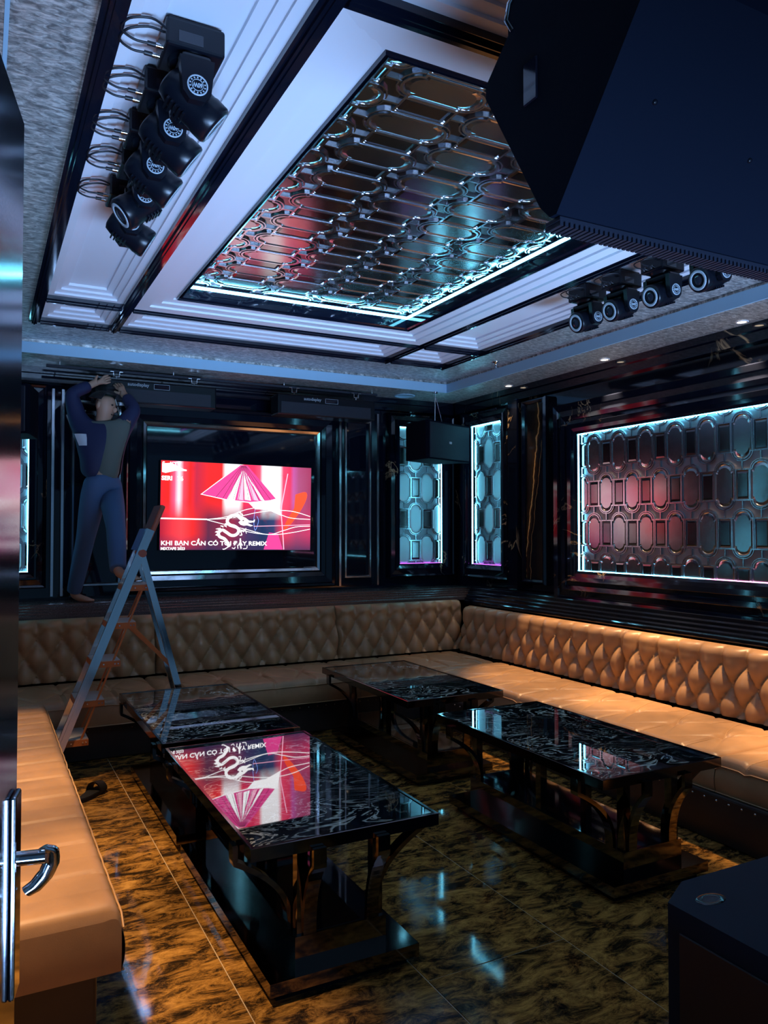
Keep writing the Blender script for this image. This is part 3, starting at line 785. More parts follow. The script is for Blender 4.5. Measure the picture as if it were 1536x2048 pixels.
emit('screen_pink', (1.0, 0.45, 0.62), SCREEN_STRENGTH)
emit('screen_dark', (0.10, 0.01, 0.03), SCREEN_STRENGTH)
emit('screen_orange', (0.95, 0.07, 0.015), SCREEN_STRENGTH)
emit('screen_blue', (0.20, 0.35, 0.95), SCREEN_STRENGTH)
TVM = axes((2.112, 6.955, 1.82), (1, 0, 0), (0, 0, 1), (0, -1, 0)) @ Matrix.Rotation(R(-0.7), 4, 'Z')
tv = thing('television', 'wide wall screen showing a red picture of a conical hat, dragon and song title', 'television', M=TVM)
MB().box(-TVW/2-0.006, TVW/2+0.006, -TVH/2-0.006, TVH/2+0.006, -0.045, 0.0).build('casing', 'tv_body', tv)
pic = MB().box(-TVW/2, TVW/2, -TVH/2, TVH/2, 0.0, 0.002).build('picture', 'screen_picture', tv)
# coordinates in the picture: X from 0..1430, Y from 0..845 as read from the photograph, turned into metres
def sx(X): return (X/1430.0 - 0.5)*TVW
def sy(Y): return (0.5 - Y/845.0)*TVH
def spoly(name, pts, mat, z): return MB().prism([(sx(x), sy(y)) for x, y in pts], 0.002, z, lambda p, q: (p[0], p[1], q)).build(name, mat, pic)
def sline(name, pts, w, mat, z):
    m = MB(); ribbon(m, [(sx(x), sy(y)) for x, y in pts], w, z-0.002, False, 0.002); return m.build(name, mat, pic)
def smooth(pts, n=8):
    out = []
    for i in range(len(pts)-1):
        p0 = pts[max(0, i-1)]; p1 = pts[i]; p2 = pts[i+1]; p3 = pts[min(len(pts)-1, i+2)]
        for k in range(n):
            t = k/n; q = []
            for d in (0, 1): q.append(0.5*((2*p1[d]) + (-p0[d]+p2[d])*t + (2*p0[d]-5*p1[d]+4*p2[d]-p3[d])*t*t + (-p0[d]+3*p1[d]-3*p2[d]+p3[d])*t**3))
            out.append(tuple(q))
    return out + [pts[-1]]
spoly('hat_picture', [(715, 8), (360, 305), (600, 352), (830, 372), (1000, 352), (1075, 330), (790, 8)], 'screen_magenta', 0.0026)
for i, (a, b) in enumerate(((600, 675), (700, 760), (770, 830), (850, 905), (925, 965))):
    spoly('hat_stripe', [(742+i*4, 60), (a, 348), (b, 356)], 'screen_pink' if i % 2 else 'screen_white', 0.0030)
for i, x in enumerate((470, 540, 590, 640, 690, 735, 785, 835, 885, 940, 1000)):
    sline('hat_rib', [(735+i*4, 15), (x+20, 340+min(i, 10-i)*3)], 0.0035, 'screen_dark', 0.0034)
sline('hat_edge', [(715, 10), (360, 308), (600, 355), (830, 375), (1000, 355), (1075, 332)], 0.008, 'screen_white', 0.0036)
spoly('glow_patch', [(800, 372), (1100, 335), (1130, 500), (1000, 440), (870, 440)], 'screen_white', 0.0026)
spoly('arm_picture', smooth([(1270, 280), (1370, 250), (1390, 300), (1340, 420), (1230, 580), (1160, 640), (1180, 560), (1260, 420)], 4), 'screen_orange', 0.0026)
sline('light_streak', [(0, 548), (420, 550)], 0.012, 'screen_white', 0.0034)
for P in ([(420, 550), (600, 520), (770, 450), (930, 425), (1100, 480), (1230, 520), (1425, 530)], [(420, 550), (650, 530), (900, 470), (1100, 445), (1260, 455), (1425, 500)],
          [(420, 555), (600, 600), (780, 640), (1000, 690), (1150, 650), (1280, 610), (1425, 600)], [(620, 610), (830, 670), (1050, 690), (1230, 670), (1425, 630)], [(860, 610), (1100, 600), (1425, 585)]):
    sline('light_streak', smooth(P), 0.006, 'screen_white' if P[0][0] < 800 else 'screen_pink', 0.0032)
sline('light_streak', smooth([(1190, 70), (1150, 300), (1130, 450), (1150, 700), (1160, 840)]), 0.009, 'screen_pink', 0.0031)
sline('light_streak', smooth([(870, 440), (860, 560), (875, 650), (905, 560), (890, 510)]), 0.004, 'screen_blue', 0.0031)
spoly('knee_picture', [(960, 840), (1010, 670), (1100, 680), (1150, 840)], 'screen_magenta', 0.0026)
# dragon emblem: stylised white body, head, mane and claws
def dg(P): return [((78 + x/10.97)*4.8, (1020 + y/10.97 - 927)*4.83) for x, y in P]
sline('dragon_emblem', smooth(dg([(860, 230), (760, 150), (650, 130), (560, 180), (530, 270), (590, 340), (690, 370), (770, 430), (770, 510), (700, 570), (610, 570), (520, 510), (430, 460), (350, 510), (370, 600), (470, 650), (530, 720), (580, 830)]), 6), 0.027, 'screen_white', 0.0038)
spoly('dragon_emblem', dg([(730, 70), (860, 150), (930, 180), (1000, 235), (1090, 245), (1135, 205), (1125, 270), (1040, 285), (965, 285), (1020, 320), (1095, 350), (1040, 368), (960, 345), (890, 355), (820, 335), (770, 280), (820, 240), (740, 170)]), 'screen_white', 0.0040)
for x, y, a, b in ((330, 420, -50, 40), (300, 480, -30, 70), (300, 550, -20, 60), (380, 370, 10, -30), (450, 365, 20, -30), (500, 300, -30, 60), (760, 60, 10, -50), (800, 100, 30, -50)):
    spoly('dragon_emblem', dg([(x, y), (x+a, y+b*0.4), (x+70, y+b*0.2+40), (x+60, y-10)]), 'screen_white', 0.0039)
for P, w in (([(790, 470), (850, 480), (920, 450)], 0.010), ([(880, 500), (920, 450), (940, 410)], 0.006), ([(870, 430), (920, 450), (950, 530)], 0.006), ([(820, 480), (850, 560), (800, 570)], 0.008),
             ([(820, 640), (820, 760), (840, 870)], 0.012), ([(560, 830), (480, 880), (440, 880)], 0.008), ([(760, 790), (770, 870)], 0.007), ([(880, 870), (960, 860), (970, 790)], 0.006), ([(640, 850), (690, 870), (710, 830)], 0.006)):
    sline('dragon_emblem', smooth(dg(P), 5), w, 'screen_white', 0.0038)
for P, w in (([(600, 270), (620, 200), (690, 160), (760, 190)], 0.004), ([(760, 450), (745, 520), (680, 560)], 0.003), ([(560, 520), (470, 480), (410, 500)], 0.003)):
    sline('dragon_emblem', smooth(dg(P), 5), w, 'screen_dark', 0.0042)
spoly('dragon_emblem', dg([(850, 235), (890, 225), (895, 245), (865, 255)]), 'screen_dark', 0.0043)
TM = lambda X, Y: Matrix.Translation((sx(X), sy(Y), 0.0042))
stuff(text_mesh('title_text', 'KHI BẠN CẦN CÓ TÔI ĐÂY REMIX', 0.054, 'screen_white', pic, TM(8, 800), bold=0.0012, sx=1.16))
text_mesh('subtitle_text', 'MIXTAPE 2023', 0.034, 'screen_white', pic, TM(8, 845), bold=0.001)
text_mesh('corner_text', 'SERI   76', 0.052, 'screen_white', pic, TM(5, 185), bold=0.0022)
text_mesh('corner_text', 'S   KTV', 0.052, 'screen_white', pic, TM(8, 50), bold=0.0014)
spoly('corner_mark', [(8, 30), (90, 20), (200, 75), (225, 78), (225, 92), (120, 95), (40, 118), (8, 110)], 'screen_white', 0.0038)

# ------------------------------------------------------------------ equipment boxes under the soffit
def equip_box(label, x0, x1):
    W_ = x1-x0
    t = thing('equipment_box', label, 'equipment box', ((x0+x1)/2, 6.68, 2.655), 0, 'black equipment boxes under the soffit')
    MB().bbox(-W_/2, W_/2, -0.08, 0.12, 0.0, 0.185, 0.012, 2).build('housing', 'fixture_black', t)
    MB().box(-W_/2+0.03, W_/2-0.05, -0.086, -0.078, 0.012, 0.115).build('grille', 'black_matte', t)
    p = MB().box(-0.03, 0.10, -0.084, -0.079, 0.125, 0.170).build('control_panel', 'black_gloss', t)
    mf = MB()
    ribbon(mf, [(-0.028, 0.127), (0.098, 0.127), (0.098, 0.168), (-0.028, 0.168)], 0.0025, 0.002)
    mf.v = [(a, -0.084-c, b) for a, b, c in mf.v]
    mf.build('panel_outline', 'grey_ring', p)
    text_mesh('lettering', 'autodisplay', 0.038, 'grey_ring', t, axes((-0.24, -0.081, 0.142), (1, 0, 0), (0, 0, 1), (0, -1, 0)), bold=0.0004)
    for e in (-0.32, 0.32):
        b_ = MB(); q = [(-0.05, 0.255), (-0.025, 0.255), (-0.022, 0.215), (0.022, 0.215), (0.025, 0.255), (0.05, 0.255)]
        mm = MB(); ribbon(mm, q, 0.005, 0.02, False)
        mm.v = [(a+e*W_, -0.01-c, b) for a, b, c in mm.v]
        mm.box(e*W_-0.004, e*W_+0.004, -0.022, -0.014, 0.18, 0.217)
        mm.build('hanging_bracket', 'chrome', t)
    return t
equip_box('long black lettered box hung in front of the reaching person', 0.80, 1.80)
equip_box('long black lettered box hung next to the framed dark mirror column', 2.36, 3.34)
t = thing('mounting_rail', 'black rail fixed under the soffit carrying the long boxes', 'rail', (1.95, 6.69, 2.908))
MB().box(-1.50, 1.45, -0.02, 0.02, 0.0, 0.02).build('bar', 'black_matte', t)
for x in (-1.4, -0.5, 0.5, 1.4): MB().tube([(x, 0, 0.02), (x, 0, 0.042)], 0.006, 8).build('hanger', 'chrome', t)
tag(MB().box(-0.0, 0.01, -0.005, 0.005, 0, 0.001).tube([(0, 0, 0.17), (0.02, -0.01, 0.10), (0.03, 0.0, 0.05), (0.05, -0.01, 0.0)], 0.003, 6).bbox(0.025, 0.085, -0.012, 0.012, -0.07, 0.0, 0.006, 2).build('dangling_plug', 'white_plastic', None, Matrix.Translation((0.955, 6.55, 2.50))), 'white plug dangling on a thin cable beside the person', 'plug')

# ------------------------------------------------------------------ hanging speakers
def make_speaker(label, loc, rz, wd, ht, dp, tilt=0.0, group='loudspeakers hung from the soffit'):
    t = thing('hanging_speaker', label, 'speaker', loc, rz, group)
    T = Matrix.Rotation(tilt, 4, 'X')
    poly = [(-wd/2, -dp*0.1), (-wd/2, 0), (wd/2, 0), (wd/2, -dp*0.1), (wd*0.36, -dp), (-wd*0.36, -dp)]
    MB().prism([(x, -y-dp*0.5) for x, y in poly], -ht, 0, lambda p, q: T @ Vector((p[0], p[1], q))).build('cabinet', 'speaker_black', t)
    g = MB().bbox(-wd/2+0.012, wd/2-0.012, -dp*0.5-0.014, -dp*0.5, -ht+0.015, -0.015, 0.006, 2, M=T).build('grille', 'black_matte', t)
    MB().bbox(-0.02, 0.02, -dp*0.5-0.018, -dp*0.5-0.012, -ht*0.56, -ht*0.50, 0.002, 1, M=T).build('badge', 'grey_ring', t)
    top = SOF-loc[2]
    w = MB().tube([(0, 0, -0.01), (0, 0, top-0.01)], 0.006, 8)
    w.tube([(0, 0, top-0.02), (0.10, -0.02, 0.0)], 0.003, 6)
    w.lathe([(0.03, top-0.012), (0.03, top-0.001)], 12)
    w.box(-0.12, 0.12, -0.03, 0.03, -0.004, 0.006)
    w.build('hanging_bracket', 'dark_chrome', t)
    return t
make_speaker('black speaker hung on a wire before the corner lattice panels', (3.90, 6.42, 2.63), R(22), 0.66, 0.36, 0.34)
make_speaker('black speaker hung above the lattice panel next to the open door', (0.10, 6.40, 2.66), R(-28), 0.62, 0.36, 0.36)

# big speaker overhead: cross-section in y-z, extruded along x
t = thing('ceiling_speaker', 'large black angular speaker hung overhead near the entrance', 'speaker', (1.0, 1.2, 2.25))
prof = [(1.340, 2.86), (1.340, 2.67), (1.420, 2.605), (1.425, 2.575), (1.235, 2.255), (1.205, 2.225), (1.185, 2.225), (0.93, 2.56), (0.90, 2.86)]
cab = MB().prism([(y-1.2, z-2.25) for y, z in prof], 0.0, 0.80, lambda p, q: (q, p[0], p[1])).build('cabinet', 'speaker_black', t)
MB().bbox(-0.004, 0.002, 0.04, 0.085, 0.235, 0.325, 0.0025, 1).build('side_handle', 'black_gloss', t)
gr = MB().box(0.01, 0.79, -0.014, 0.030, -0.034, -0.027)
for i in range(60): gr.box(0.012+i*0.013, 0.020+i*0.013, -0.012, 0.034, -0.044, -0.034)
gr.build('grille_edge', 'black_matte', t)
MB().tube([(-0.003, 0.10, 0.50), (-0.015, 0.115, 0.47), (-0.015, 0.125, 0.44), (-0.003, 0.12, 0.42)], 0.006, 8).build('eye_bolt', 'chrome', t)
sc = MB()
for (x, k) in ((0.12, 0.55), (0.42, 0.45), (0.62, 0.3)):
    c = Vector((x, -0.015-0.255*k, -0.025+0.335*k)); q = Vector((0, -0.335, -0.255)).normalized().to_track_quat('Z', 'Y').to_matrix().to_4x4()
    MB().lathe([(0.006, -0.001), (0.005, 0.003), (0.002, 0.004)], 10, Matrix.Translation(c) @ q).build('screw', 'fixture_black', t)
MB().box(0.2, 0.24, 0.0, 0.06, 0.61, 0.80).box(0.56, 0.60, 0.0, 0.06, 0.61, 0.80).build('hanging_bracket', 'black_matte', t)

# floor speaker in the near right corner
plain('floor_speaker_black', (0.004, 0.016, 0.040), 0.7, bump=0.3, bscale=900, spec=0.2)
t = thing('floor_speaker', 'black floor speaker with a clipped corner and recessed top handle', 'speaker', (1.62, 0.75, 0))
poly = [(0.0, 0.0), (0.78, 0.0), (0.78, 0.81), (0.13, 0.81), (0.0, 0.74)]
MB().prism(poly, 0.012, 0.62, lambda p, q: (p[0], p[1], q)).build('cabinet', 'floor_speaker_black', t)
for x, y in ((0.06, 0.06), (0.7, 0.06), (0.7, 0.7), (0.08, 0.66)): MB().lathe([(0.025, 0), (0.025, 0.012)], 12, Matrix.Translation((x, y, 0))).build('rubber_foot', 'black_matte', t)
MB().lathe([(0.048, 0.0), (0.046, 0.0012), (0.030, 0.0012), (0.028, 0.0005)], 20, Matrix.Translation((0.115, 0.70, 0.62)) @ Matrix.Diagonal((1, 0.6, 1, 1))).build('recess_cup', 'black_gloss', t)
MB().bbox(-0.006, 0.0, 0.08, 0.70, 0.05, 0.56, 0.003, 1).build('grille', 'black_matte', t)

# ------------------------------------------------------------------ moving-head lights
def make_head(tilt, cable=True):
    """origin at the ceiling; arms along local y, beam swings in the local x-z plane"""
    t = thing('moving_head_light', 'moving head', 'stage light')
    b = MB().bbox(-0.085, 0.085, -0.075, 0.075, -0.105, -0.025, 0.008, 2)
    b.box(-0.075, 0.075, -0.065, 0.065, -0.025, -0.018)
    base = b.build('base', 'fixture_black', t)
    MB().lathe([(0.016, -0.02), (0.016, 0.0)], 12, Matrix.Translation((0.03, 0, 0))).build('clamp', 'black_matte', t)
    MB().box(-0.05, 0.02, -0.077, -0.0745, -0.092, -0.06).build('display', 'black_gloss', base)
    y = MB().lathe([(0.06, -0.118), (0.066, -0.105)], 20)
    y.bbox(-0.045, 0.045, -0.085, 0.085, -0.150, -0.118, 0.012, 2)
    yk = y.build('yoke', 'fixture_black', t)
    arm = MB()
    pts = [(-0.050, -0.135), (0.050, -0.135), (0.044, -0.20), (0.040, -0.235), (0.022, -0.258), (-0.022, -0.258), (-0.040, -0.235), (-0.044, -0.20)]
    arm.prism(pts, 0.064, 0.090, lambda p, q: (p[0], q, p[1]))
    am = arm.mesh('yoke_arm', 'fixture_black')
    link('yoke_arm', am, t); link('yoke_arm', am, t, Matrix.Rotation(math.pi, 4, 'Z'))
    bd = MB().lathe([(0.030, 0.0), (0.030, 0.003), (0.026, 0.003), (0.026, 0.0015)], 24, cap=False).lathe([(0.017, 0.0015), (0.017, 0.003), (0.0155, 0.003), (0.0155, 0.0015)], 24, cap=False)
    for k in range(14):
        a = 2*math.pi*k/14; bd.box(-0.0018, 0.0018, 0.0195, 0.0240, 0.001, 0.0025, Matrix.Rotation(a, 4, 'Z'))
    bm_ = bd.mesh('badge_ring', 'grey_ring')
    for sgn in (-1, 1):
        # upside down like the fixture: u, v flipped
        A = axes((0, sgn*0.0905, -0.215), (sgn*1.0, 0, 0), (0, 0, -1), (0, sgn*1.0, 0))
        br = link('badge', bm_, t, A)
        text_mesh('badge_text', '60W', 0.018, 'grey_ring', br, Matrix.Translation((0, -0.006, 0.0016)), align='CENTER', bold=0.0006, sx=0.75)
    # head: lathe about the beam axis
    H = Matrix.Translation((0, 0, -0.215)) @ Matrix.Rotation(tilt, 4, 'Y') @ Matrix.Rotation(math.pi, 4, 'X')
    hp = [(0.030, -0.085), (0.046, -0.078), (0.056, -0.05), (0.060, -0.01), (0.060, 0.045), (0.063, 0.055), (0.063, 0.090), (0.058, 0.098), (0.050, 0.098)]
    hd = MB().lathe(hp, 28, H)
    for k in range(5):
        for s in (-1, 1): hd.box(s*0.054, s*0.064, -0.03, 0.03, -0.045+k*0.014, -0.039+k*0.014, H)
    h = hd.build('head', 'fixture_black', t)
    MB().lathe([(0.050, 0.0985), (0.049, 0.1005), (0.037, 0.1005), (0.036, 0.0985)], 28, H, cap=False).build('lens_ring', 'grey_ring', h)
    MB().lathe([(0.036, 0.094), (0.026, 0.0975), (0.012, 0.0995), (0.001, 0.1)], 24, H).build('lens', 'lens_glass', h)
    if cable:
        for dy, r, dz in ((-0.025, 0.10, 0.0), (0.025, 0.075, 0.006)):
            P = [(-0.085, -0.055+dy*0.6, -0.062+dz), (-0.13, -0.075+dy, -0.066+dz), (-0.175-r*0.12, -0.060+dy, -0.074), (-0.190-r*0.12, -0.020+dy, -0.085), (-0.165, dy, -0.092), (-0.128, dy, -0.092)]
            P3 = [Vector(p) for p in P]; Q = []
            for i in range(len(P3)-1):
                p0 = P3[max(0, i-1)]; p1 = P3[i]; p2 = P3[i+1]; p3 = P3[min(len(P3)-1, i+2)]
                for k in range(5):
                    q = k/5; Q.append(0.5*((2*p1)+(-p0+p2)*q+(2*p0-5*p1+4*p2-p3)*q*q+(-p0+3*p1-3*p2+p3)*q**3))
            Q.append(P3[-1])
            MB().tube(Q, 0.0035, 6).build('cable', 'cable_black', t)
            MB().tube([(-0.128, dy, -0.092), (-0.105, dy, -0.092)], 0.007, 8).build('cable_sleeve', 'cable_black', t)
            lab(MB().tube([(-0.105, dy, -0.092), (-0.084, dy, -0.092)], 0.0085, 10).build('connector', 'chrome', t), 'metal cable connector')
    return t
HZ = 3.0855
g1 = 'moving head lights in the coffer towards the cross-stitched bench'
g2 = 'moving head lights in the coffer towards the wide mirror panel'
spotsL = [(0.535, 2.27, R(-52)), (0.525, 2.54, R(-54)), (0.525, 2.82, R(-56)), (0.54, 3.08, R(52)), (0.54, 3.38, R(-60))]
ORD5 = ('first', 'second', 'third', 'fourth', 'last')
for i, (x, y, tl) in enumerate(spotsL):
    h = make_head(tl); h.location = (x, y, HZ)
    h['group'] = g1; h['label'] = ORD5[i] + ' moving head light from the entrance above the cross-stitched bench'
    if i == 3: h['label'] = 'moving head light with pale lens ring turned to the door, above the cross-stitched bench'
for i, (x, y) in enumerate(((3.23, 3.55), (3.23, 3.27), (3.23, 2.97), (3.23, 2.66), (3.23, 2.36))):
    h = make_head(R(72)); h.location = (x, y, HZ)
    h['group'] = g2; h['label'] = ORD5[i] + ' moving head light from the screen wall, near the wide mirror panel'

# ------------------------------------------------------------------ downlights
def downlight(x, y, label, f=1.0):
    t = thing('downlight', label, 'downlight', (x, y, SOF), 0, 'recessed downlights in the soffit')
    lab(MB().lathe([(0.042, -0.0005), (0.042, -0.005), (0.030, -0.007), (0.028, -0.002)], 20, cap=False).build('trim_ring', 'white_plastic', t), 'white trim ring')
    MB().lathe([(0.028, -0.003), (0.001, -0.004)], 16).build('lens', 'downlight_lens', t)
    l = bpy.data.lights.new('warm_spot', 'SPOT'); l.energy = DOWN_W*f; l.color = WARM; l.spot_size = R(52); l.spot_blend = 0.40; l.shadow_soft_size = 0.025
    lo = bpy.data.objects.new('warm_spot', l); COL.objects.link(lo); lo.parent = t; lo.location = (0, 0, -0.015)
ORD = ('first', 'second', 'third', 'fourth')
for i, (y, f) in enumerate(((5.83, 0.10), (4.58, 1.45), (3.34, 1.45), (2.09, 1.45))): downlight(4.34, y, ORD[i] + ' warm downlight from the screen wall, above the wide mirror panel side', f)
for i, y in enumerate((4.5, 3.4, 2.3, 1.2)): downlight(-0.16, y, ORD[i] + ' warm downlight from the screen wall, above the cross-stitched bench', 0.85)

# smoke sprinkler and speaker ring
t = thing('sprinkler', 'small chrome sprinkler head on the wallpapered ceiling', 'sprinkler', (3.90, 5.42, CEIL))
MB().lathe([(0.034, -0.001), (0.034, -0.006), (0.015, -0.012), (0.009, -0.03), (0.009, -0.045)], 16).build('body', 'chrome', t)
MB().lathe([(0.022, -0.055), (0.022, -0.052), (0.002, -0.050)], 12).box(-0.012, -0.009, -0.002, 0.002, -0.054, -0.04).box(0.009, 0.012, -0.002, 0.002, -0.054, -0.04).build('deflector', 'chrome', t)
tag(MB().lathe([(0.105, -0.0008), (0.105, -0.006), (0.095, -0.008), (0.09, -0.002), (0.001, -0.003)], 28, cap=False).build('ceiling_speaker_ring', 'fascia_paint', None, Matrix.Translation((3.74, 6.74, SOF))), 'round flush speaker in the soffit before the corner', 'speaker')

# ------------------------------------------------------------------ stepladder
t = thing('stepladder', 'folding aluminium stepladder with orange linkage behind the table', 'ladder', (0, 0, 0))
yn, yf = 5.33, 5.63
apex = {0: Vector((0.955, yn+0.02, 1.46)), 1: Vector((0.975, yf-0.02, 1.46))}
ff = {0: Vector((0.372, yn-0.03, 0.012)), 1: Vector((0.392, yf+0.03, 0.012))}
rf = {0: Vector((1.345, yn+0.0, 0.012)), 1: Vector((1.365, yf+0.03, 0.012))}
for k in (0, 1):
    d = (apex[k]-ff[k]).normalized(); tip = apex[k] + d*0.16
    r = MB().bar(ff[k], tip, 0.022, 0.055, up=(1, 0, 0)); r.bar(ff[k]+Vector((-0.002, -0.013 if k == 0 else 0.013, 0)), tip+Vector((0, -0.013 if k == 0 else 0.013, 0)), 0.006, 0.018, up=(1, 0, 0))
    rl = r.build('front_rail', 'aluminium', t)
    MB().bar(ff[k]-d*0.012, ff[k]+d*0.05, 0.030, 0.062, up=(1, 0, 0)).build('rubber_foot', 'black_matte', rl)
    q = MB().bar(rf[k], apex[k], 0.020, 0.042, up=(1, 0, 0)); q.bar(rf[k]+Vector((0, -0.012 if k == 0 else 0.012, 0)), apex[k]+Vector((0, -0.012 if k == 0 else 0.012, 0)), 0.005, 0.014, up=(1, 0, 0))
    rr = q.build('rear_leg', 'aluminium', t)
    e = (apex[k]-rf[k]).normalized()
    MB().bar(rf[k]-e*0.012, rf[k]+e*0.05, 0.028, 0.048, up=(1, 0, 0)).build('rubber_foot', 'black_matte', rr)
    lab(MB().lathe([(0.026, -0.02), (0.026, 0.02)], 14, Matrix.Translation(apex[k]+Vector((0.006, -0.008 if k == 0 else 0.008, -0.01))) @ Matrix.Rotation(math.pi/2, 4, 'X')).build('hinge', 'brown_plastic', t), 'brown plastic hinge')
tread_z = (0.27, 0.51, 0.755, 1.0, 1.245)
tr_x = []
for z in tread_z:
    q = (z-0.012)/(1.46-0.012)
    xa = ff[0].lerp(apex[0], q).x; ya = ff[0].lerp(apex[0], q).y + 0.012; yb_ = ff[1].lerp(apex[1], q).y - 0.012
    wd = 0.155
    lt = lab(MB().box(xa-0.02, xa+wd, ya, yb_, z-0.045, z-0.006).build('tread', 'orange_plastic', t), 'orange tread with grey pad')
    MB().box(xa-0.018, xa+wd-0.003, ya+0.004, yb_-0.004, z-0.006, z).build('tread_pad', 'tread_grey', lt)
    rv = MB()
    for dx in (0.05, 0.12, 0.14): rv.lathe([(0.006, 0), (0.004, 0.004)], 8, Matrix.Translation((xa+dx, ya, z-0.025)) @ Matrix.Rotation(math.pi/2, 4, 'X'))
    rv.build('rivet', 'chrome', lt)
    tr_x.append((xa+wd-0.018, ya+0.006, yb_-0.006, z-0.026))
for i in range(len(tr_x)-1):
    for w in (1, 2):
        a = tr_x[i]; b = tr_x[i+1]
        lab(MB().bar((a[0]-(0.035 if w == 1 else 0), a[w], a[3]), (b[0]-(0.035 if w == 1 else 0), b[w], b[3]), 0.006, 0.012).build('link_rod', 'orange_plastic', t), 'thin orange linkage rod')
a = tr_x[3]
for k in (0, 1):
    mid = rf[k].lerp(apex[k], 0.46)
    lab(MB().bar((a[0], a[1+k], a[3]-0.02), mid, 0.008, 0.026).build('spreader', 'orange_plastic', t), 'orange spreader bar')
# top handle plate along the rail direction
d = (apex[0]-ff[0]).normalized()
A0 = apex[0] + d*0.06; A1 = apex[0] + d*0.345
nrm = Vector((d.z, 0, -d.x))
yc = (yn+yf)/2
def slab(p, q, th, y0, y1, off, b=0.01):
    L_ = (q-p).length; M = axes(((p+nrm*off).x, 0, (p+nrm*off).z), (nrm.x, 0, nrm.z), (0, 1, 0), (-d.x, 0, -d.z))
    return MB().bbox(-th/2, th/2, y0, y1, -L_, 0, b, 2, M=M)
lab(slab(A0+d*0.02, A1, 0.034, yn+0.02, yf-0.03, 0.018).build('top_handle', 'brown_plastic', t), 'brown plastic top handle')
lab(slab(A0-d*0.06, A0+d*0.10, 0.012, yn+0.035, yf-0.03, -0.022, 0.004).build('top_plate', 'aluminium', t), 'pale metal top plate')

# ------------------------------------------------------------------ sandal
t = thing('sandal', 'black rubber slide sandal lying on the floor tiles', 'sandal', (0.615, 5.0, 0.0005), R(-38))
so = [(0.045*math.cos(a)*(1.0 if math.sin(a) > 0 else 0.82), 0.135*math.sin(a)) for a in [2*math.pi*i/28 for i in range(28)]]
MB().prism(so, 0.0, 0.022, lambda p, q: (p[0], p[1], q)).prism([(x*0.93, y*0.96) for x, y in so], 0.022, 0.026, lambda p, q: (p[0], p[1], q)).build('sole', 'sandal', t)
st = MB().grid(lambda a, b: ((0.050+0.004*math.sin(b*math.pi))*math.cos(math.pi*(1-a)), 0.015+0.075*b, 0.018+(0.062-0.012*b)*math.sin(math.pi*a)), 14, 5)
st.grid(lambda a, b: ((0.044)*math.cos(math.pi*(1-a)), 0.015+0.075*b, 0.016+(0.056-0.012*b)*math.sin(math.pi*a)), 14, 5)
st.build('strap', 'sandal', t)

# ------------------------------------------------------------------ open door at the left
plain('door_steel', (0.10, 0.12, 0.16), 0.12, 1.0)
dd = Vector((0.2, 0.98, 0)).normalized(); dn = Vector((dd.y, -dd.x, 0))
DM = axes((0.068-dd.x*0.9, 1.47-dd.y*0.9, 0), dd, dn, (0, 0, 1)) if False else None
DM = Matrix(((dd.x, dn.x, 0, 0.060-dd.x*0.90), (dd.y, dn.y, 0, 1.475-dd.y*0.90), (0, 0, 1, 0), (0, 0, 0, 1)))
# local x along the leaf to the free edge (0.90), local y out of the visible face, z up
dr = MB().box(0, 0.90, -0.045, 0.0, 0.01, 2.31).build('door_1', 'door_steel'); struct(dr); dr.matrix_world = DM
hp = MB().bbox(0.835, 0.888, 0.0, 0.010, 0.835, 1.165, 0.004, 2).build('handle_plate', 'chrome', dr)
MB().tube([(0.862, 0.008, 1.055), (0.862, 0.052, 1.055)], 0.012, 14).build('handle_spindle', 'chrome', dr)
def lever(a, b):
    P = [(0.864, 0.046, 1.068), (0.872, 0.060, 1.060), (0.878, 0.060, 1.040), (0.880, 0.050, 1.018), (0.880, 0.034, 1.000), (0.880, 0.020, 0.992)]
    i = min(len(P)-2, int(a*(len(P)-1))); f = a*(len(P)-1)-i
    p = Vector(P[i]).lerp(Vector(P[i+1]), f); an = 2*math.pi*b
    q0 = Vector(P[max(0, i-1)]); q1 = Vector(P[min(len(P)-1, i+2)]); d_ = (q1-q0).normalized()
    n_ = Vector((0, d_.z, -d_.y)).normalized(); w_ = 0.010 + 0.003*math.sin(math.pi*a)
    return (p.x + 0.010*math.cos(an), p.y + n_.y*w_*math.sin(an), p.z + n_.z*w_*math.sin(an))
lv = MB().grid(lever, 20, 12)
for e in (0.0, 1.0): lv.add([lever(e, k/12) for k in range(12)], [tuple(range(12))])
lv.build('door_lever', 'chrome', dr)
MB().bbox(0.90, 0.912, -0.034, -0.012, 0.905, 0.925, 0.003, 2).bbox(0.90, 0.914, -0.032, -0.014, 0.93, 0.957, 0.003, 2).build('latch', 'white_plastic', dr)

# ------------------------------------------------------------------ person reaching up
def skin_mesh(verts, edges, radii, root=0, sub=2):
    me = bpy.data.meshes.new('tmp'); me.from_pydata([tuple(v) for v in verts], edges, []); me.update()
    o = bpy.data.objects.new('tmp', me); COL.objects.link(o)
    o.modifiers.new('skin', 'SKIN'); 
    sd = o.modifiers.new('sub', 'SUBSURF'); sd.levels = sub; sd.render_levels = sub
    lay = me.skin_vertices[0].data
    for i, r_ in enumerate(radii):
        lay[i].radius = r_ if isinstance(r_, tuple) else (r_, r_); lay[i].use_root = (i == root)
    bpy.context.view_layer.update()
    out = bpy.data.meshes.new_from_object(o.evaluated_get(bpy.context.evaluated_depsgraph_get()))
    bpy.data.objects.remove(o); bpy.data.meshes.remove(me)
    for p in out.polygons: p.use_smooth = True
    return out
def chain(V, E, Rr, start, pts):
    i = start
    for p, r_ in pts:
        V.append(Vector(p)); Rr.append(r_); E.append((i, len(V)-1)); i = len(V)-1
    return i
def finish(me, name, mat, parent):
    me.materials.clear(); me.materials.append(MATS[mat]); me.name = name
    return link(name, me, parent)
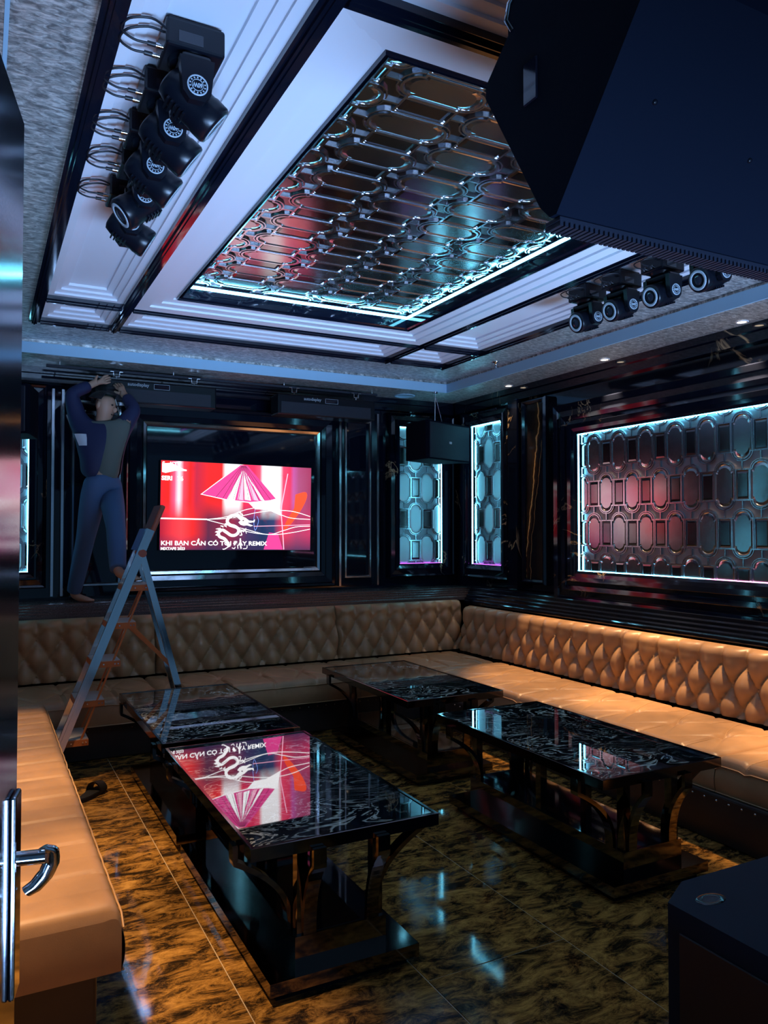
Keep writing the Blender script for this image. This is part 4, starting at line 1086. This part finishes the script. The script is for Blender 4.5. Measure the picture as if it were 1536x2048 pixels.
fw = Vector((0.62, -0.78, 0)).normalized(); rt = Vector((fw.y, -fw.x, 0))   # facing; rt = the person's right-hand side
pl = Vector((0.845, 6.40, 1.965))                       # pelvis
hR = pl - rt*0.0 ; 
hipA = pl + rt*0.085 + Vector((0, 0, -0.05)); hipB = pl - rt*0.085 + Vector((0, 0, -0.05))
footA = Vector((0.675, 6.76, 1.085)); kneeA = Vector((0.735, 6.52, 1.53))   # leg standing on the ledge
footB = Vector((0.855, 5.66, 1.312)); kneeB = Vector((0.885, 5.98, 1.63))      # leg stepping on the ladder
chest = Vector((0.835, 6.385, 2.30)); neck = Vector((0.835, 6.37, 2.455)); 
headc = Vector((0.855, 6.345, 2.575))
shA = Vector((0.675, 6.44, 2.415)); shB = Vector((0.98, 6.29, 2.415))
elA = Vector((0.615, 6.47, 2.675)); haA = Vector((0.79, 6.49, 2.765))
elB = Vector((1.07, 6.32, 2.555)); haB = Vector((1.01, 6.455, 2.70))
t = thing('person', 'person in dark open jacket and jeans reaching up, one foot on the stepladder', 'person', (0, 0, 0))
V = [pl]; E = []; Q = [(0.105, 0.08)]
i_ch = chain(V, E, Q, 0, [(pl.lerp(chest, 0.5), (0.09, 0.07)), (chest, (0.10, 0.08))])
i_nk = chain(V, E, Q, i_ch, [(neck, 0.055)])
chain(V, E, Q, i_nk, [(headc + Vector((0, 0, -0.06)), 0.068), (headc + Vector((0, 0, 0.02)), 0.090), (headc + Vector((0, 0, 0.085)), 0.062)])
for hp_, kn, ft, fd in ((hipA, kneeA, footA, Vector((0.9, -0.35, 0)).normalized()), (hipB, kneeB, footB, Vector((0.95, -0.3, 0)).normalized())):
    i = chain(V, E, Q, 0, [(hp_, 0.088), (hp_.lerp(kn, 0.5), 0.075), (kn, 0.056), (kn.lerp(ft, 0.4), 0.056), (ft, 0.036)])
    i = chain(V, E, Q, i, [(ft + fd*0.06 + Vector((0, 0, -0.035)), (0.036, 0.03)), (ft + fd*0.12 + Vector((0, 0, -0.045)), (0.038, 0.018))])
    sd_ = Vector((-fd.y, fd.x, 0))
    for k in range(5): chain(V, E, Q, i, [(ft + fd*(0.165-0.008*abs(k-1)) + sd_*(0.028-0.014*k) + Vector((0, 0, -0.05)), 0.009)])
hands = []
for sh, el, ha, s in ((shA, elA, haA, 1), (shB, elB, haB, -1)):
    i = chain(V, E, Q, i_ch, [(sh, 0.060), (sh.lerp(el, 0.5), 0.048), (el, 0.040), (el.lerp(ha, 0.5), 0.034), (ha, 0.025)])
    dh = (ha-el).normalized(); sd_ = dh.cross(Vector((0, 1, 0))).normalized()
    i = chain(V, E, Q, i, [(ha + dh*0.05, (0.038, 0.016))])
    for k in range(4):
        b0 = ha + dh*0.085 + sd_*(0.027-0.018*k); ln = (0.034, 0.040, 0.037, 0.028)[k]
        chain(V, E, Q, i, [(b0, 0.0095), (b0 + dh*ln + Vector((0, 0.008, 0)), 0.0085), (b0 + dh*ln*1.5 + Vector((0, 0.03, 0)), 0.0075)])
    chain(V, E, Q, i-1, [(ha + dh*0.03 + sd_*0.038, 0.011), (ha + dh*0.06 + sd_*0.055 + Vector((0, 0.015, 0)), 0.009)])
body = finish(skin_mesh(V, E, Q), 'body', 'skin', t)
# face details: nose, ears, mouth, eyes as a child on the head
up = Vector((0, 0, 1)); hdir = (fw + Vector((0.25, 0, -0.25))).normalized(); hr = hdir.cross(up).normalized(); hu = hr.cross(hdir)
HM = axes(headc + hu*0.0, hr, hdir, hu)
fc = MB()
fc.lathe([(0.016, 0), (0.013, 0.018), (0.006, 0.026)], 10, HM @ Matrix.Translation((0, 0.080, -0.02)) @ Matrix.Rotation(R(-70), 4, 'X') @ Matrix.Diagonal((0.8, 1.5, 1, 1)))
for s in (-1, 1): fc.lathe([(0.001, -0.006), (0.020, -0.004), (0.022, 0.003), (0.001, 0.006)], 12, HM @ Matrix.Translation((s*0.088, -0.005, -0.005)) @ Matrix.Rotation(R(90), 4, 'Y') @ Matrix.Diagonal((1.5, 0.9, 1, 1)))
fc.build('nose_and_ears', 'skin', t)
ey = MB()
for s in (-1, 1): ey.lathe([(0.001, -0.008), (0.010, 0.0), (0.001, 0.008)], 10, HM @ Matrix.Translation((s*0.034, 0.082, 0.015)))
ey.bbox(-0.026, 0.026, 0.078, 0.092, -0.062, -0.056, 0.002, 1, M=HM)
ey.build('eyes_and_mouth', 'hair', t)
hm = MB()
hm.grid(lambda a, b: HM @ Vector((0.097*math.sin(b*1.5)*math.cos(2*math.pi*a), -0.012+0.103*math.sin(b*1.5)*math.sin(2*math.pi*a) - 0.03*b, 0.035 + 0.080*math.cos(b*1.5) + (0.05 if 0.1 < a < 0.4 else 0.0)*b)), 24, 8)
hm.build('hair', 'hair', t)
# jeans
V = [pl + Vector((0, 0, 0.03))]; E = []; Q = [(0.150, 0.115)]
chain(V, E, Q, 0, [(pl + Vector((0, 0, 0.10)), (0.142, 0.105))])
for hp_, kn, ft in ((hipA, kneeA, footA), (hipB, kneeB, footB)):
    an = kn.lerp(ft, 0.93)
    chain(V, E, Q, 0, [(hp_, 0.105), (hp_.lerp(kn, 0.5), 0.093), (kn, 0.074), (kn.lerp(an, 0.5), 0.070), (an, 0.060), (an + (ft-kn).normalized()*0.012, 0.058)])
finish(skin_mesh(V, E, Q), 'jeans', 'jeans', t)
# tee shirt
V = [pl + Vector((0, 0, -0.01))]; E = []; Q = [(0.146, 0.112)]
chain(V, E, Q, 0, [(pl.lerp(chest, 0.5), (0.138, 0.104)), (chest, (0.160, 0.112)), (neck + Vector((0, 0, -0.03)), 0.062)])
for sh, el in ((shA, elA), (shB, elB)): chain(V, E, Q, 2, [(sh, 0.076), (sh.lerp(el, 0.35), 0.066)])
finish(skin_mesh(V, E, Q), 'tee_shirt', 'tee', t)
# jacket: shell with an open front
V = [pl + Vector((0, 0, 0.02)) + Vector((-0.02, 0.02, 0))]; E = []; Q = [(0.19, 0.15)]
i = chain(V, E, Q, 0, [(pl.lerp(chest, 0.5), (0.165, 0.13)), (chest, (0.180, 0.132))])
chain(V, E, Q, i, [(neck + Vector((0, 0, -0.01)), 0.075)])
for sh, el, ha in ((shA, elA, haA), (shB, elB, haB)):
    chain(V, E, Q, i, [(sh, 0.082), (sh.lerp(el, 0.5), 0.070), (el, 0.060), (el.lerp(ha, 0.55), 0.052), (el.lerp(ha, 0.85), 0.047)])
jm = skin_mesh(V, E, Q, sub=3)
bm = bmesh.new(); bm.from_mesh(jm)
for sg in (1, -1):
    bmesh.ops.bisect_plane(bm, geom=bm.verts[:]+bm.edges[:]+bm.faces[:], plane_co=chest + rt*0.075*sg, plane_no=(rt*sg + Vector((0, 0, 0.10))).normalized())
bmesh.ops.bisect_plane(bm, geom=bm.verts[:]+bm.edges[:]+bm.faces[:], plane_co=chest + Vector((0, 0, -0.40)), plane_no=(0, 0, 1))
kill = []
for f in bm.faces:
    c = f.calc_center_median() - chest
    side = c.dot(rt); fr = c.dot(fw)
    if c.z < 0.16 and abs(side) < 0.075 - c.z*0.10 and fr > 0.02: kill.append(f)
    elif c.z < -0.40: kill.append(f)
bmesh.ops.delete(bm, geom=kill, context='FACES'); bm.to_mesh(jm); bm.free()
jk = finish(jm, 'jacket', 'jacket', t)
lab(jk, 'dark blue open jacket')
wp = MB().grid(lambda a, b: (shA.lerp(pl, 0.16+0.20*b) + Vector((-0.075+0.115*a, -0.10-0.03*math.sin(math.pi*a), 0.0))), 6, 6)
lab(wp.build('jacket_panel', 'jacket_white', jk), 'pale panel on the jacket')
